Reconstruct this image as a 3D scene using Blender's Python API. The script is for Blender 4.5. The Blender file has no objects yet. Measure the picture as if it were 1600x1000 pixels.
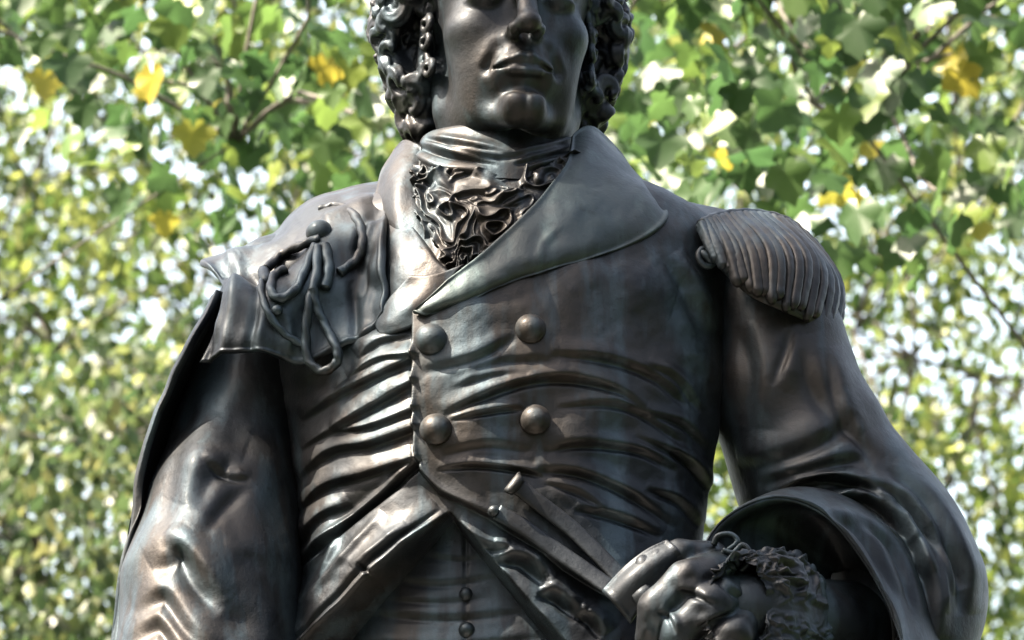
import bpy, bmesh, math, random
import numpy as np
from mathutils import Vector, Matrix

R = math.radians
random.seed(7); rng = np.random.default_rng(11)
scene = bpy.context.scene
col = scene.collection

# ------------------------------------------------------------------ camera
U = 0.000885                 # metres per sculpting unit (one photo pixel at the statue)
DU = 9605.0                  # camera distance in sculpting units
ELEV = R(20)                 # the camera looks up
CE, SE = math.cos(ELEV), math.sin(ELEV)
DIST = U * DU
EYE = 1.6
ZO = EYE + DIST * SE         # world height of the sculpting origin (mid chest)
PED = ZO - 2.03              # pedestal top
cam_d = bpy.data.cameras.new('camera'); cam = bpy.data.objects.new('camera', cam_d); col.objects.link(cam)
cam.location = (0, -DIST * CE, EYE); cam.rotation_euler = (R(90) + ELEV, 0, 0)
cam_d.sensor_width = 36; cam_d.lens = 36 * DU / 1600.0
cam_d.clip_start = 0.1; cam_d.clip_end = 2000
cam_d.dof.use_dof = True; cam_d.dof.focus_distance = DIST - 0.12; cam_d.dof.aperture_fstop = 12
scene.camera = cam

# ------------------------------------------------------------------ world and sun
SUN_ELEV, SUN_AZ = R(52), R(-66)      # azimuth measured from the camera side, negative = picture left
sun_vec = Vector((math.sin(SUN_AZ) * math.cos(SUN_ELEV), -math.cos(SUN_AZ) * math.cos(SUN_ELEV), math.sin(SUN_ELEV)))
world = bpy.data.worlds.new('World'); scene.world = world; world.use_nodes = True
wn = world.node_tree.nodes; wl = world.node_tree.links
bg = wn['Background']; sky = wn.new('ShaderNodeTexSky'); sky.sky_type = 'NISHITA'; sky.sun_disc = False
sky.sun_elevation = SUN_ELEV; sky.sun_rotation = math.atan2(sun_vec.x, sun_vec.y)
sky.air_density = 1.6; sky.dust_density = 9.0; sky.ozone_density = 1.0
hz = wn.new('ShaderNodeHueSaturation'); hz.inputs['Saturation'].default_value = 0.68      # thin milky haze over the whole sky
wl.new(sky.outputs[0], hz.inputs['Color']); wl.new(hz.outputs[0], bg.inputs[0]); bg.inputs[1].default_value = 0.065
sd = bpy.data.lights.new('sun', 'SUN'); sd.energy = 5.0; sd.angle = R(0.5); sd.color = (1.0, 0.88, 0.70)
sun = bpy.data.objects.new('sun', sd); col.objects.link(sun)
sun.rotation_euler = (-sun_vec).to_track_quat('-Z', 'Y').to_euler()
vs = scene.view_settings
vs.view_transform = 'Standard'; vs.look = 'None'; vs.gamma = 1; vs.use_curve_mapping = False; vs.exposure = 4.0
scene.cycles.max_bounces = 6; scene.cycles.transmission_bounces = 3; scene.cycles.transparent_max_bounces = 4

# ------------------------------------------------------------------ materials
def new_mat(name):
    m = bpy.data.materials.new(name); m.use_nodes = True
    return m, m.node_tree.nodes, m.node_tree.links, m.node_tree.nodes['Principled BSDF']

def bronze(name, lo, hi, green, brown, gfac=0.5, rough=0.42, metal=0.22):
    """waxed, weathered bronze: mottled patina, brown rubbed patches, grey-green runs, fine pitting"""
    m, n, l, b = new_mat(name)
    def noise(scale, detail, rgh, mapping=None):
        t = n.new('ShaderNodeTexNoise'); t.inputs['Scale'].default_value = scale; t.inputs['Detail'].default_value = detail; t.inputs['Roughness'].default_value = rgh
        l.new(mapping.outputs[0] if mapping else tc.outputs['Object'], t.inputs[0]); return t
    def ramp(src, p0, p1, c0, c1):
        r = n.new('ShaderNodeValToRGB'); e = r.color_ramp.elements; e[0].position = p0; e[1].position = p1; e[0].color = (*c0, 1); e[1].color = (*c1, 1); l.new(src, r.inputs[0]); return r
    def mix(f, x, y):
        k = n.new('ShaderNodeMix'); k.data_type = 'RGBA'; l.new(f.outputs[0], k.inputs[0]); l.new(x, k.inputs[6]); k.inputs[7].default_value = (*y, 1); return k
    tc = n.new('ShaderNodeTexCoord')
    mp = n.new('ShaderNodeMapping'); mp.inputs['Scale'].default_value = (1.0, 1.0, 0.16); l.new(tc.outputs['Object'], mp.inputs[0])
    n1 = noise(11, 9, 0.68); n2 = noise(16, 6, 0.6, mp); n4 = noise(2.6, 5, 0.6); n3 = noise(130, 5, 0.6); n5 = noise(420, 2, 0.5); n6 = noise(46, 6, 0.65)
    base = ramp(n1.outputs[0], 0.34, 0.70, lo, hi)
    c = mix(ramp(n4.outputs[0], 0.47, 0.62, (0, 0, 0), (0.65,) * 3), base.outputs[0], brown)
    c = mix(ramp(n2.outputs[0], 0.49, 0.63, (0, 0, 0), (gfac,) * 3), c.outputs[2], green)
    c = mix(ramp(n6.outputs[0], 0.56, 0.72, (0, 0, 0), (0.55,) * 3), c.outputs[2], tuple(x * 0.4 for x in lo))
    c = mix(ramp(n3.outputs[0], 0.60, 0.74, (0, 0, 0), (0.5,) * 3), c.outputs[2], tuple(x * 0.35 for x in lo))
    l.new(c.outputs[2], b.inputs['Base Color']); b.inputs['Metallic'].default_value = metal
    b.inputs['Specular IOR Level'].default_value = 0.18
    b.inputs['Coat Weight'].default_value = 0.05; b.inputs['Coat Roughness'].default_value = 0.25
    rr = n.new('ShaderNodeMapRange'); rr.inputs[1].default_value = 0.3; rr.inputs[2].default_value = 0.7; rr.inputs[3].default_value = rough - 0.10; rr.inputs[4].default_value = rough + 0.16
    l.new(n1.outputs[0], rr.inputs[0]); l.new(rr.outputs[0], b.inputs['Roughness'])
    bp = n.new('ShaderNodeBump'); bp.inputs['Strength'].default_value = 0.42; bp.inputs['Distance'].default_value = 0.003
    ad = n.new('ShaderNodeMath'); ad.operation = 'MULTIPLY_ADD'; ad.inputs[1].default_value = 0.45
    a2 = n.new('ShaderNodeMath'); a2.operation = 'MULTIPLY_ADD'; a2.inputs[1].default_value = 0.12
    a3 = n.new('ShaderNodeMath'); a3.operation = 'MULTIPLY_ADD'; a3.inputs[1].default_value = 0.6; l.new(n6.outputs[0], a3.inputs[0]); l.new(n1.outputs[0], a3.inputs[2])
    l.new(n3.outputs[0], ad.inputs[0]); l.new(a3.outputs[0], ad.inputs[2]); l.new(n5.outputs[0], a2.inputs[0]); l.new(ad.outputs[0], a2.inputs[2])
    l.new(a2.outputs[0], bp.inputs['Height']); l.new(bp.outputs[0], b.inputs['Normal'])
    return m
BRONZE = bronze('bronze', (0.0026, 0.0034, 0.0049), (0.0094, 0.0113, 0.0143), (0.0165, 0.0245, 0.0310), (0.0135, 0.0104, 0.0083), 0.8, 0.54, 0.8)
BRONZE_GREEN = bronze('bronze_verdigris', (0.0092, 0.0135, 0.0170), (0.0165, 0.0230, 0.0265), (0.0280, 0.0395, 0.0410), (0.0165, 0.0178, 0.0176), 0.7, 0.56, 0.8)

def simple_mat(name, c, rough=0.8, scale=20, var=0.3, bump=0.2):
    m, n, l, b = new_mat(name)
    tc = n.new('ShaderNodeTexCoord'); t = n.new('ShaderNodeTexNoise'); t.inputs['Scale'].default_value = scale; t.inputs['Detail'].default_value = 6
    l.new(tc.outputs['Object'], t.inputs[0])
    r = n.new('ShaderNodeValToRGB'); r.color_ramp.elements[0].position = 0.3; r.color_ramp.elements[1].position = 0.7
    r.color_ramp.elements[0].color = (*[x * (1 - var) for x in c], 1); r.color_ramp.elements[1].color = (*[x * (1 + var) for x in c], 1)
    l.new(t.outputs[0], r.inputs[0]); l.new(r.outputs[0], b.inputs['Base Color']); b.inputs['Roughness'].default_value = rough
    bp = n.new('ShaderNodeBump'); bp.inputs['Strength'].default_value = bump; bp.inputs['Distance'].default_value = 0.01
    l.new(t.outputs[0], bp.inputs['Height']); l.new(bp.outputs[0], b.inputs['Normal'])
    return m
GRANITE = simple_mat('granite', (0.32, 0.30, 0.28), 0.6, 120, 0.35, 0.1)
GRASS = simple_mat('grass', (0.025, 0.045, 0.014), 0.9, 6, 0.4, 0.4)
PAVE = simple_mat('paving', (0.07, 0.068, 0.065), 0.85, 4, 0.25, 0.2)
BARK = simple_mat('bark', (0.020, 0.016, 0.012), 0.9, 30, 0.45, 0.7)

# ------------------------------------------------------------------ object helpers
def tag(o, label=None, cat=None, group=None, kind=None):
    if label: o['label'] = label
    if cat: o['category'] = cat
    if group: o['group'] = group
    if kind: o['kind'] = kind
    return o

def mesh_obj(name, verts, faces, mat, parent=None, smooth=True):
    me = bpy.data.meshes.new(name)
    if isinstance(faces, np.ndarray):
        k = faces.shape[1]
        me.vertices.add(len(verts)); me.vertices.foreach_set('co', np.asarray(verts, np.float32).ravel())
        me.loops.add(faces.size); me.loops.foreach_set('vertex_index', faces.astype(np.int32).ravel())
        me.polygons.add(len(faces)); me.polygons.foreach_set('loop_start', np.arange(0, faces.size, k, dtype=np.int32))
        me.polygons.foreach_set('loop_total', np.full(len(faces), k, np.int32))
        me.update(calc_edges=True)
    else:
        me.from_pydata([tuple(v) for v in verts], [], faces); me.update()
    if smooth: me.polygons.foreach_set('use_smooth', np.ones(len(me.polygons), bool))
    if mat: me.materials.append(mat)
    o = bpy.data.objects.new(name, me); col.objects.link(o)
    if parent: o.parent = parent
    return o

def empty(name, loc):
    o = bpy.data.objects.new(name, None); o.empty_display_size = 0.2; o.location = loc; col.objects.link(o); return o

# sculpting units -> coordinates in the statue's own frame (root stands on the pedestal top)
def to_local(P): return np.asarray(P, float) * U + np.array([0, 0, 2.03])

def A(px, py, Y):
    """the point of the statue seen at photo position (px, py) that lies at depth Y"""
    V = 500.0 - py; X = px - 800.0
    t = (Y + DU * CE) / (DU * CE - SE * V)
    return np.array([t * X, Y, -DU * SE + t * (DU * SE + CE * V)])

def proj(P):
    P = np.asarray(P); w = P[..., 1] * CE + P[..., 2] * SE + DU
    return 800 + DU * P[..., 0] / w, 500 - DU * (-P[..., 1] * SE + P[..., 2] * CE) / w

# ------------------------------------------------------------------ curves, sheets, tubes
def cr(ctrl, n, closed=False):
    """Catmull-Rom through ctrl (k, ...) resampled to n rows"""
    c = np.asarray(ctrl, float); k = len(c)
    t = np.linspace(0, k if closed else k - 1, n, endpoint=not closed)
    i = np.floor(t).astype(int)
    if not closed: i = np.minimum(i, k - 2)
    f = (t - i).reshape((-1,) + (1,) * (c.ndim - 1))
    if closed: g = lambda j: c[j % k]
    else:
        cc = np.concatenate([2 * c[:1] - c[1:2], c, 2 * c[-1:] - c[-2:-1]])
        g = lambda j: cc[np.clip(j + 1, 0, k + 1)]
    p0, p1, p2, p3 = g(i - 1), g(i), g(i + 1), g(i + 2)
    return 0.5 * (2 * p1 + (p2 - p0) * f + (2 * p0 - 5 * p1 + 4 * p2 - p3) * f ** 2 + (3 * p1 - p0 - 3 * p2 + p3) * f ** 3)

def cr2(grid, nu, nv, closed=False):
    g = cr(grid, nu)                       # rows
    return np.swapaxes(cr(np.swapaxes(g, 0, 1), nv, closed), 0, 1)

def grid_normals(P, closed=False):
    du = np.gradient(P, axis=0)
    if closed: dv = (np.roll(P, -1, 1) - np.roll(P, 1, 1)) / 2
    else: dv = np.gradient(P, axis=1)
    n = np.cross(du, dv); return n / (np.linalg.norm(n, axis=-1, keepdims=True) + 1e-9)

def grid_faces(nu, nv, closed=False, off=0):
    i = np.arange(nu - 1)[:, None]; j = np.arange(nv if closed else nv - 1)[None]
    j2 = (j + 1) % nv
    f = np.stack([i * nv + j, i * nv + j2, (i + 1) * nv + j2, (i + 1) * nv + j], -1).reshape(-1, 4)
    return f + off

def face_camera(P, N):
    """flip so that normals point to the viewer's side on average"""
    return N if (N[..., 1].mean() < 0) else -N

def solid_sheet(P, thick, edge=None, closed=False, N=None):
    nu, nv = P.shape[:2]
    if N is None: N = face_camera(P, grid_normals(P, closed))
    edge = edge or thick * 0.8
    du = np.concatenate([[0], np.cumsum(np.linalg.norm(np.diff(P, axis=0), axis=-1).mean(1))]); dv = np.concatenate([[0], np.cumsum(np.linalg.norm(np.diff(P, axis=1), axis=-1).mean(0))])
    a = np.minimum(du, du[-1] - du)[:, None]; b = np.minimum(dv, dv[-1] - dv)[None] if not closed else np.full((1, nv), 1e9)
    d = np.clip(np.minimum(a, b) / edge, 0, 1); prof = np.sqrt(1 - (1 - d) ** 2)[..., None] * 0.94 + 0.06
    top = P + N * thick * 0.5 * prof; bot = P - N * thick * 0.5 * prof
    V = np.concatenate([top.reshape(-1, 3), bot.reshape(-1, 3)])
    f1 = grid_faces(nu, nv, closed); f2 = grid_faces(nu, nv, closed, nu * nv)[:, ::-1]
    rim = []
    def strip(ids):
        ids = np.asarray(ids); a, b = ids[:-1], ids[1:]
        rim.append(np.stack([a, a + nu * nv, b + nu * nv, b], -1))
    idx = np.arange(nu * nv).reshape(nu, nv)
    if closed:
        strip(np.append(idx[0], idx[0, 0])); strip(np.append(idx[-1], idx[-1, 0])[::-1])
    else:
        strip(idx[0]); strip(idx[:, -1]); strip(idx[-1][::-1]); strip(idx[:, 0][::-1])
    return V, np.concatenate([f1, f2] + rim)

def tube(path, rad, nseg=10, prof=None, flat=None):
    """closed-ended swept tube; rad scalar or per point; prof(theta, s)->radius factor; flat=(ax, ay) ellipse factors"""
    p = np.asarray(path, float); n = len(p); rad = np.broadcast_to(np.asarray(rad, float), (n,))
    T = np.gradient(p, axis=0); T /= np.linalg.norm(T, axis=1, keepdims=True) + 1e-9
    ref = np.array([0, -1.0, 0.2]); 
    if abs(T[0] @ ref) > 0.9: ref = np.array([1.0, 0, 0])
    nrm = ref - (ref @ T[0]) * T[0]; nrm /= np.linalg.norm(nrm)
    th = np.linspace(0, 2 * np.pi, nseg, endpoint=False); rings = []
    for k in range(n):
        nrm = nrm - (nrm @ T[k]) * T[k]; nrm /= np.linalg.norm(nrm) + 1e-9
        bi = np.cross(T[k], nrm)
        r = rad[k] * (prof(th, k / (n - 1)) if prof else 1.0)
        fx, fy = flat if flat else (1, 1)
        rings.append(p[k] + (np.cos(th) * r * fx)[:, None] * nrm + (np.sin(th) * r * fy)[:, None] * bi)
    V = np.concatenate(rings + [p[:1], p[-1:]])
    F = [grid_faces(n, nseg, True)]
    j = np.arange(nseg); j2 = (j + 1) % nseg
    c0, c1 = n * nseg, n * nseg + 1
    F.append(np.stack([np.full(nseg, c0), j2, j, j], -1)); b = (n - 1) * nseg
    F.append(np.stack([np.full(nseg, c1), b + j, b + j2, b + j2], -1))
    return V, F
def join(parts):
    """parts: list of (V, F or [F...]); degenerate quads become triangles"""
    VV, FF, o = [], [], 0
    for V, F in parts:
        F = np.concatenate(F) if isinstance(F, list) else F
        VV.append(V); FF.append(F + o); o += len(V)
    return np.concatenate(VV), np.concatenate(FF)
def sculpt_obj(name, V, F, mat, parent):
    F = np.concatenate(F) if isinstance(F, list) else F
    deg = F[:, 2] == F[:, 3] if F.shape[1] == 4 else np.zeros(len(F), bool)
    if deg.any():
        me_f = [tuple(f) for f in F[~deg].tolist()] + [tuple(f[:3]) for f in F[deg].tolist()]
        return mesh_obj(name, to_local(V), me_f, mat, parent)
    return mesh_obj(name, to_local(V), F, mat, parent)

# ------------------------------------------------------------------ signed distance sculpting
def smin(a, b, k):
    h = np.maximum(k - np.abs(a - b), 0) / k; return np.minimum(a, b) - h * h * k * 0.25
def smax(a, b, k): return -smin(-a, -b, k)
def s_ell(p, c, r):
    q = [(p[i] - c[i]) / r[i] for i in range(3)]
    k0 = np.sqrt(q[0] ** 2 + q[1] ** 2 + q[2] ** 2) + 1e-6
    k1 = np.sqrt(sum((q[i] / r[i]) ** 2 for i in range(3))) + 1e-9
    return k0 * (k0 - 1) / k1
def s_cap(p, a, b, ra, rb=None):
    rb = ra if rb is None else rb
    a = np.asarray(a, np.float32); d = np.asarray(b, np.float32) - a; L = float(d @ d) + 1e-6
    t = np.clip(((p[0] - a[0]) * d[0] + (p[1] - a[1]) * d[1] + (p[2] - a[2]) * d[2]) / L, 0, 1)
    return np.sqrt((p[0] - a[0] - t * d[0]) ** 2 + (p[1] - a[1] - t * d[1]) ** 2 + (p[2] - a[2] - t * d[2]) ** 2) - (ra + (rb - ra) * t)
def s_chain(p, pts, rad, k=4):
    d = None
    for i in range(len(pts) - 1):
        e = s_cap(p, pts[i], pts[i + 1], rad[i], rad[i + 1]); d = e if d is None else smin(d, e, k)
    return d

def mesh_sdf(f, lo, hi, h, B=8, slack=2.2):
    lo = np.asarray(lo, np.float32); nb = np.ceil((np.asarray(hi) - lo) / (h * B)).astype(int)
    n = nb * B
    bi = np.stack(np.meshgrid(*[np.arange(k) for k in nb], indexing='ij'), -1).reshape(-1, 3)
    c = lo + (bi * B + B / 2 - 0.5) * h
    dc = f([c[:, i].astype(np.float32) for i in range(3)])
    act = np.abs(dc) < h * B * 0.87 * slack
    D = np.repeat(np.repeat(np.repeat(np.where(dc < 0, -1e3, 1e3).astype(np.float32).reshape(nb), B, 0), B, 1), B, 2)
    loc = np.stack(np.meshgrid(*[np.arange(B)] * 3, indexing='ij'), -1).reshape(-1, 3)
    ab = bi[act]
    for s in range(0, len(ab), 2000):
        idx = (ab[s:s + 2000, None] * B + loc[None]).reshape(-1, 3)
        q = (lo + idx * np.float32(h)).astype(np.float32)
        D[idx[:, 0], idx[:, 1], idx[:, 2]] = f([q[:, 0], q[:, 1], q[:, 2]])
    S = D < 0
    cs = [(i, j, k) for i in (0, 1) for j in (0, 1) for k in (0, 1)]
    sl = lambda a, c: a[c[0]:a.shape[0] - 1 + c[0], c[1]:a.shape[1] - 1 + c[1], c[2]:a.shape[2] - 1 + c[2]]
    anyv = np.zeros([x - 1 for x in S.shape], bool); allv = np.ones_like(anyv)
    for c_ in cs: anyv |= sl(S, c_); allv &= sl(S, c_)
    cell = np.argwhere(anyv & ~allv)
    ids = np.full(anyv.shape, -1, np.int32); ids[tuple(cell.T)] = np.arange(len(cell))
    val = {c_: D[cell[:, 0] + c_[0], cell[:, 1] + c_[1], cell[:, 2] + c_[2]] for c_ in cs}
    acc = np.zeros((len(cell), 3)); cnt = np.zeros(len(cell))
    for a_ in cs:
        for ax in range(3):
            if a_[ax]: continue
            b_ = list(a_); b_[ax] = 1; b_ = tuple(b_)
            va, vb = val[a_], val[b_]; m = (va < 0) != (vb < 0)
            t = np.where(m, va / np.where(m, va - vb, 1), 0)
            q = np.tile(np.array(a_, float), (len(cell), 1)); q[:, ax] = t
            acc[m] += q[m]; cnt[m] += 1
    V = lo + (cell + acc / cnt[:, None]) * h
    Q = []
    for ax in range(3):
        o1, o2 = (ax + 1) % 3, (ax + 2) % 3
        s0 = [slice(1, -1)] * 3; s0[ax] = slice(0, -1); s1 = list(s0); s1[ax] = slice(1, None)
        e = np.argwhere(S[tuple(s0)] != S[tuple(s1)])
        if not len(e): continue
        base = e.copy(); base[:, o1] += 1; base[:, o2] += 1
        flip = S[tuple(base.T)]
        def cid(d1, d2):
            q = base.copy(); q[:, o1] += d1; q[:, o2] += d2; return ids[tuple(q.T)]
        quad = np.stack([cid(-1, -1), cid(0, -1), cid(0, 0), cid(-1, 0)], -1)
        quad[~flip] = quad[~flip][:, ::-1]
        Q.append(quad)
    Q = np.concatenate(Q); Q = Q[(Q >= 0).all(1)]
    return V, Q

def vert_normals(V, F):
    a, b, c, d = V[F[:, 0]], V[F[:, 1]], V[F[:, 2]], V[F[:, 3]]
    fn = np.cross(c - a, d - b); N = np.zeros_like(V)
    for k in range(4):
        for i in range(3): N[:, i] += np.bincount(F[:, k], fn[:, i], len(V))
    return N / (np.linalg.norm(N, axis=1, keepdims=True) + 1e-9)

# ------------------------------------------------------------------ relief drawn as strokes (folds of the cast cloth)
HW, HH, HX, HY = 1500, 1250, 120, 150
class Relief:
    def __init__(s): s.h = np.zeros((HH, HW), np.float32)
    def _dist(s, pts, pad):
        p = np.asarray(pts, float)
        q = cr(p, max(8, int(np.linalg.norm(np.diff(p, axis=0), axis=1).sum() / 2.5))) if len(p) > 1 else p
        x0, y0 = np.floor(q.min(0) - pad).astype(int); x1, y1 = np.ceil(q.max(0) + pad).astype(int)
        x0, x1 = np.clip([x0 - HX, x1 - HX], 0, HW); y0, y1 = np.clip([y0 - HY, y1 - HY], 0, HH)
        if x1 <= x0 or y1 <= y0: return None
        X, Y = np.meshgrid(np.arange(x0, x1) + HX, np.arange(y0, y1) + HY)
        best = np.full(X.shape, 1e9, np.float32); arg = np.zeros(X.shape, np.int32)
        for i, (a, b) in enumerate(q):
            d = (X - a) ** 2 + (Y - b) ** 2; m = d < best; best[m] = d[m]; arg[m] = i
        T = np.gradient(q, axis=0); T /= np.linalg.norm(T, axis=1, keepdims=True) + 1e-9
        sd = (X - q[arg, 0]) * -T[arg, 1] + (Y - q[arg, 1]) * T[arg, 0]     # positive = below a left-to-right stroke
        return slice(y0, y1), slice(x0, x1), np.sqrt(best), sd, arg / max(1, len(q) - 1)
    def stroke(s, pts, w, h, kind='r', ends=(1, 1)):
        r = s._dist(pts, w * (4.4 if kind == 'q' else 3.2))
        if r is None: return
        ys, xs, d, sd, t = r
        tp = np.ones_like(t)
        if ends[0]: tp = tp * np.clip(t / 0.3, 0, 1) ** 0.7
        if ends[1]: tp = tp * np.clip((1 - t) / 0.3, 0, 1) ** 0.7
        if kind == 'r': f = np.exp(-(d / w) ** 2)
        elif kind == 'q':                         # broad drawn pleat: long lit slope, narrow undercut
            cap_ = np.exp(-((d ** 2 - sd ** 2).clip(0)) / w ** 2)
            f = np.where(sd < 0, np.exp(-(sd / (2.1 * w)) ** 2), np.exp(-(sd / (0.55 * w)) ** 2) * 1.55 - 0.55 * np.exp(-((sd - 0.0 * w) / (1.25 * w)) ** 2)) * cap_
        else:                                     # pleat: soft upper slope, undercut lower side
            cap_ = np.exp(-((d ** 2 - sd ** 2).clip(0)) / w ** 2)
            f = np.where(sd < 0, np.exp(-(sd / (1.5 * w)) ** 2), np.exp(-(sd / (0.75 * w)) ** 2) - 0.9 * np.exp(-((sd - 1.35 * w) / (0.62 * w)) ** 2)) * cap_
            f = np.where(sd < 0, f, f + 0.9 * np.exp(-(1.35 / 0.62) ** 2) * np.exp(-(sd / (0.75 * w)) ** 2) * cap_)
        s.h[ys, xs] += h * tp * f
    def poly(s, pts, h, soft=2.0):
        p = np.asarray(pts, float); q = np.concatenate([p, p[:1]])
        X, Y = np.meshgrid(np.arange(HW) + HX, np.arange(HH) + HY)
        ins = np.zeros(X.shape, bool)
        for (ax, ay), (bx, by) in zip(q[:-1], q[1:]):
            c = (ay > Y) != (by > Y)
            ins ^= c & (X < (bx - ax) * (Y - ay) / (by - ay + 1e-9) + ax)
        best = np.full(X.shape, 1e4, np.float32)
        for (ax, ay), (bx, by) in zip(q[:-1], q[1:]):
            L = (bx - ax) ** 2 + (by - ay) ** 2 + 1e-9
            t = np.clip(((X - ax) * (bx - ax) + (Y - ay) * (by - ay)) / L, 0, 1)
            best = np.minimum(best, np.hypot(X - ax - t * (bx - ax), Y - ay - t * (by - ay)))
        sd = np.where(ins, best, -best)
        t = np.clip(sd / soft * 0.5 + 0.5, 0, 1); m = t * t * (3 - 2 * t)
        s.h += h * m
        return sd
    def noise(s, scale, amp, stretch=(1, 1)):
        g = rng.normal(size=(int(HH / scale / stretch[1]) + 5, int(HW / scale / stretch[0]) + 5))
        s.h += amp * cr2(g[..., None], HH, HW)[..., 0].astype(np.float32)
    def at(s, px, py):
        x = np.clip(px - HX, 0, HW - 1.01); y = np.clip(py - HY, 0, HH - 1.01)
        i = x.astype(int); j = y.astype(int); fx, fy = x - i, y - j; h = s.h
        return (h[j, i] * (1 - fx) + h[j, i + 1] * fx) * (1 - fy) + (h[j + 1, i] * (1 - fx) + h[j + 1, i + 1] * fx) * fy

def relieve(V, N, rel, lo=0.0):
    px, py = proj(V)
    view = N[..., 1] * -CE + N[..., 2] * -SE
    w = np.clip((view - lo + 0.1) / 0.35, 0, 1)
    return V + N * (rel.at(px, py) * w)[..., None]

# ================================================================== ground and pedestal
def box_ring(profile, mat, name, parent):
    """square lathe: list of (half size, z)"""
    V, F = [], []
    for h, z in profile: V += [(-h, -h, z), (h, -h, z), (h, h, z), (-h, h, z)]
    n = len(profile)
    for i in range(n - 1):
        for j in range(4): F.append((i * 4 + j, i * 4 + (j + 1) % 4, (i + 1) * 4 + (j + 1) % 4, (i + 1) * 4 + j))
    F.append((3, 2, 1, 0)); F.append(tuple((n - 1) * 4 + j for j in range(4)))
    return mesh_obj(name, V, F, mat, parent, False)
g = mesh_obj('ground', [(-600, -600, 0), (600, -600, 0), (600, 600, 0), (-600, 600, 0)], [(0, 1, 2, 3)], GRASS, None, False); tag(g, kind='structure')
pv = mesh_obj('path', [(-4, -14, 0.004), (4, -14, 0.004), (4, 3, 0.004), (-4, 3, 0.004)], [(0, 1, 2, 3)], PAVE, None, False); tag(pv, kind='structure')
ped = tag(empty('pedestal', (0, 0, 0.0)), 'grey granite pedestal with stepped base under the bronze statue', 'pedestal')
box_ring([(1.15, 0.0), (1.15, 0.22), (1.12, 0.25)], GRANITE, 'step', ped)
box_ring([(0.92, 0.25), (0.92, 0.5), (0.84, 0.58)], GRANITE, 'base', ped)
box_ring([(0.72, 0.58), (0.68, PED - 0.3)], GRANITE, 'shaft', ped)
box_ring([(0.70, PED - 0.3), (0.82, PED - 0.2), (0.82, PED - 0.06), (0.78, PED)], GRANITE, 'cornice', ped)

# ================================================================== trees behind the statue
def leaf_mat(name, stops, trans=0.45, rough=0.45):
    m, n, l, b = new_mat(name)
    geo = n.new('ShaderNodeNewGeometry'); oi = n.new('ShaderNodeObjectInfo')
    ad = n.new('ShaderNodeMath'); ad.operation = 'ADD'; l.new(geo.outputs['Random Per Island'], ad.inputs[0]); l.new(oi.outputs['Random'], ad.inputs[1])
    fr = n.new('ShaderNodeMath'); fr.operation = 'FRACT'; l.new(ad.outputs[0], fr.inputs[0])
    r = n.new('ShaderNodeValToRGB'); el = r.color_ramp.elements
    while len(el) < len(stops): el.new(0.5)
    for e, (p, c) in zip(el, stops): e.position = p; e.color = (*c, 1)
    l.new(fr.outputs[0], r.inputs[0])
    tc = n.new('ShaderNodeTexCoord'); t = n.new('ShaderNodeTexNoise'); t.inputs['Scale'].default_value = 25; l.new(tc.outputs['Object'], t.inputs[0])
    hs = n.new('ShaderNodeHueSaturation'); mr = n.new('ShaderNodeMapRange'); mr.inputs[3].default_value = 0.75; mr.inputs[4].default_value = 1.25
    l.new(t.outputs[0], mr.inputs[0]); l.new(mr.outputs[0], hs.inputs['Value']); l.new(r.outputs[0], hs.inputs['Color'])
    l.new(hs.outputs[0], b.inputs['Base Color']); b.inputs['Roughness'].default_value = rough; b.inputs['Specular IOR Level'].default_value = 0.22
    tr = n.new('ShaderNodeBsdfTranslucent'); g = n.new('ShaderNodeGamma'); g.inputs[1].default_value = 0.8; l.new(hs.outputs[0], g.inputs[0]); l.new(g.outputs[0], tr.inputs[0])
    mx = n.new('ShaderNodeMixShader'); mx.inputs[0].default_value = trans
    l.new(b.outputs[0], mx.inputs[1]); l.new(tr.outputs[0], mx.inputs[2]); l.new(mx.outputs[0], n['Material Output'].inputs[0])
    return m
LEAF_MAPLE = leaf_mat('maple_leaf', [(0.0, (0.007, 0.019, 0.005)), (0.5, (0.013, 0.030, 0.007)), (0.8, (0.027, 0.050, 0.008)), (0.972, (0.048, 0.068, 0.010)), (0.994, (0.13, 0.105, 0.010))])
LEAF_SMALL = leaf_mat('small_leaf', [(0.0, (0.005, 0.013, 0.003)), (0.35, (0.015, 0.029, 0.005)), (0.72, (0.040, 0.057, 0.009)), (1.0, (0.095, 0.105, 0.023))])
LEAF_DEEP = leaf_mat('deep_leaf', [(0.0, (0.007, 0.015, 0.005)), (0.5, (0.015, 0.026, 0.008)), (0.85, (0.034, 0.044, 0.012)), (1.0, (0.08, 0.08, 0.025))])

def maple_shape():
    pol = [(-90, 0.10), (-74, 0.44), (-52, 0.58), (-30, 0.52), (-12, 0.76), (6, 0.88), (24, 0.66), (40, 0.60), (58, 0.78), (74, 0.80), (90, 1.0)]
    pts = [(r * math.cos(R(a)), r * math.sin(R(a))) for a, r in pol]
    ring = pts + [(-x, y) for x, y in pts[-2:0:-1]]
    V = [(0, 0, 0.0)] + [(x * 0.5, y * 0.5, -0.10 * abs(x) - 0.16 * max(0, y - 0.2) ** 2 + 0.05 * math.sin(5 * x + 3 * y)) for x, y in ring]
    n = len(ring); return np.array(V), [(0, i + 1, (i + 1) % n + 1) for i in range(n)]
MV, MF = maple_shape()
leaf_me = bpy.data.meshes.new('leaf'); leaf_me.from_pydata(MV.tolist(), [], MF); leaf_me.materials.append(LEAF_MAPLE); leaf_me.polygons.foreach_set('use_smooth', [True] * len(leaf_me.polygons)); leaf_me.update()
SV = np.array([(0, -0.5, 0), (0.30, -0.12, -0.07), (0.24, 0.22, -0.06), (0, 0.5, -0.08), (-0.24, 0.22, -0.06), (-0.30, -0.12, -0.07)]); SF = np.array([(0, 1, 2), (0, 2, 3), (0, 3, 4), (0, 4, 5)])

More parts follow.
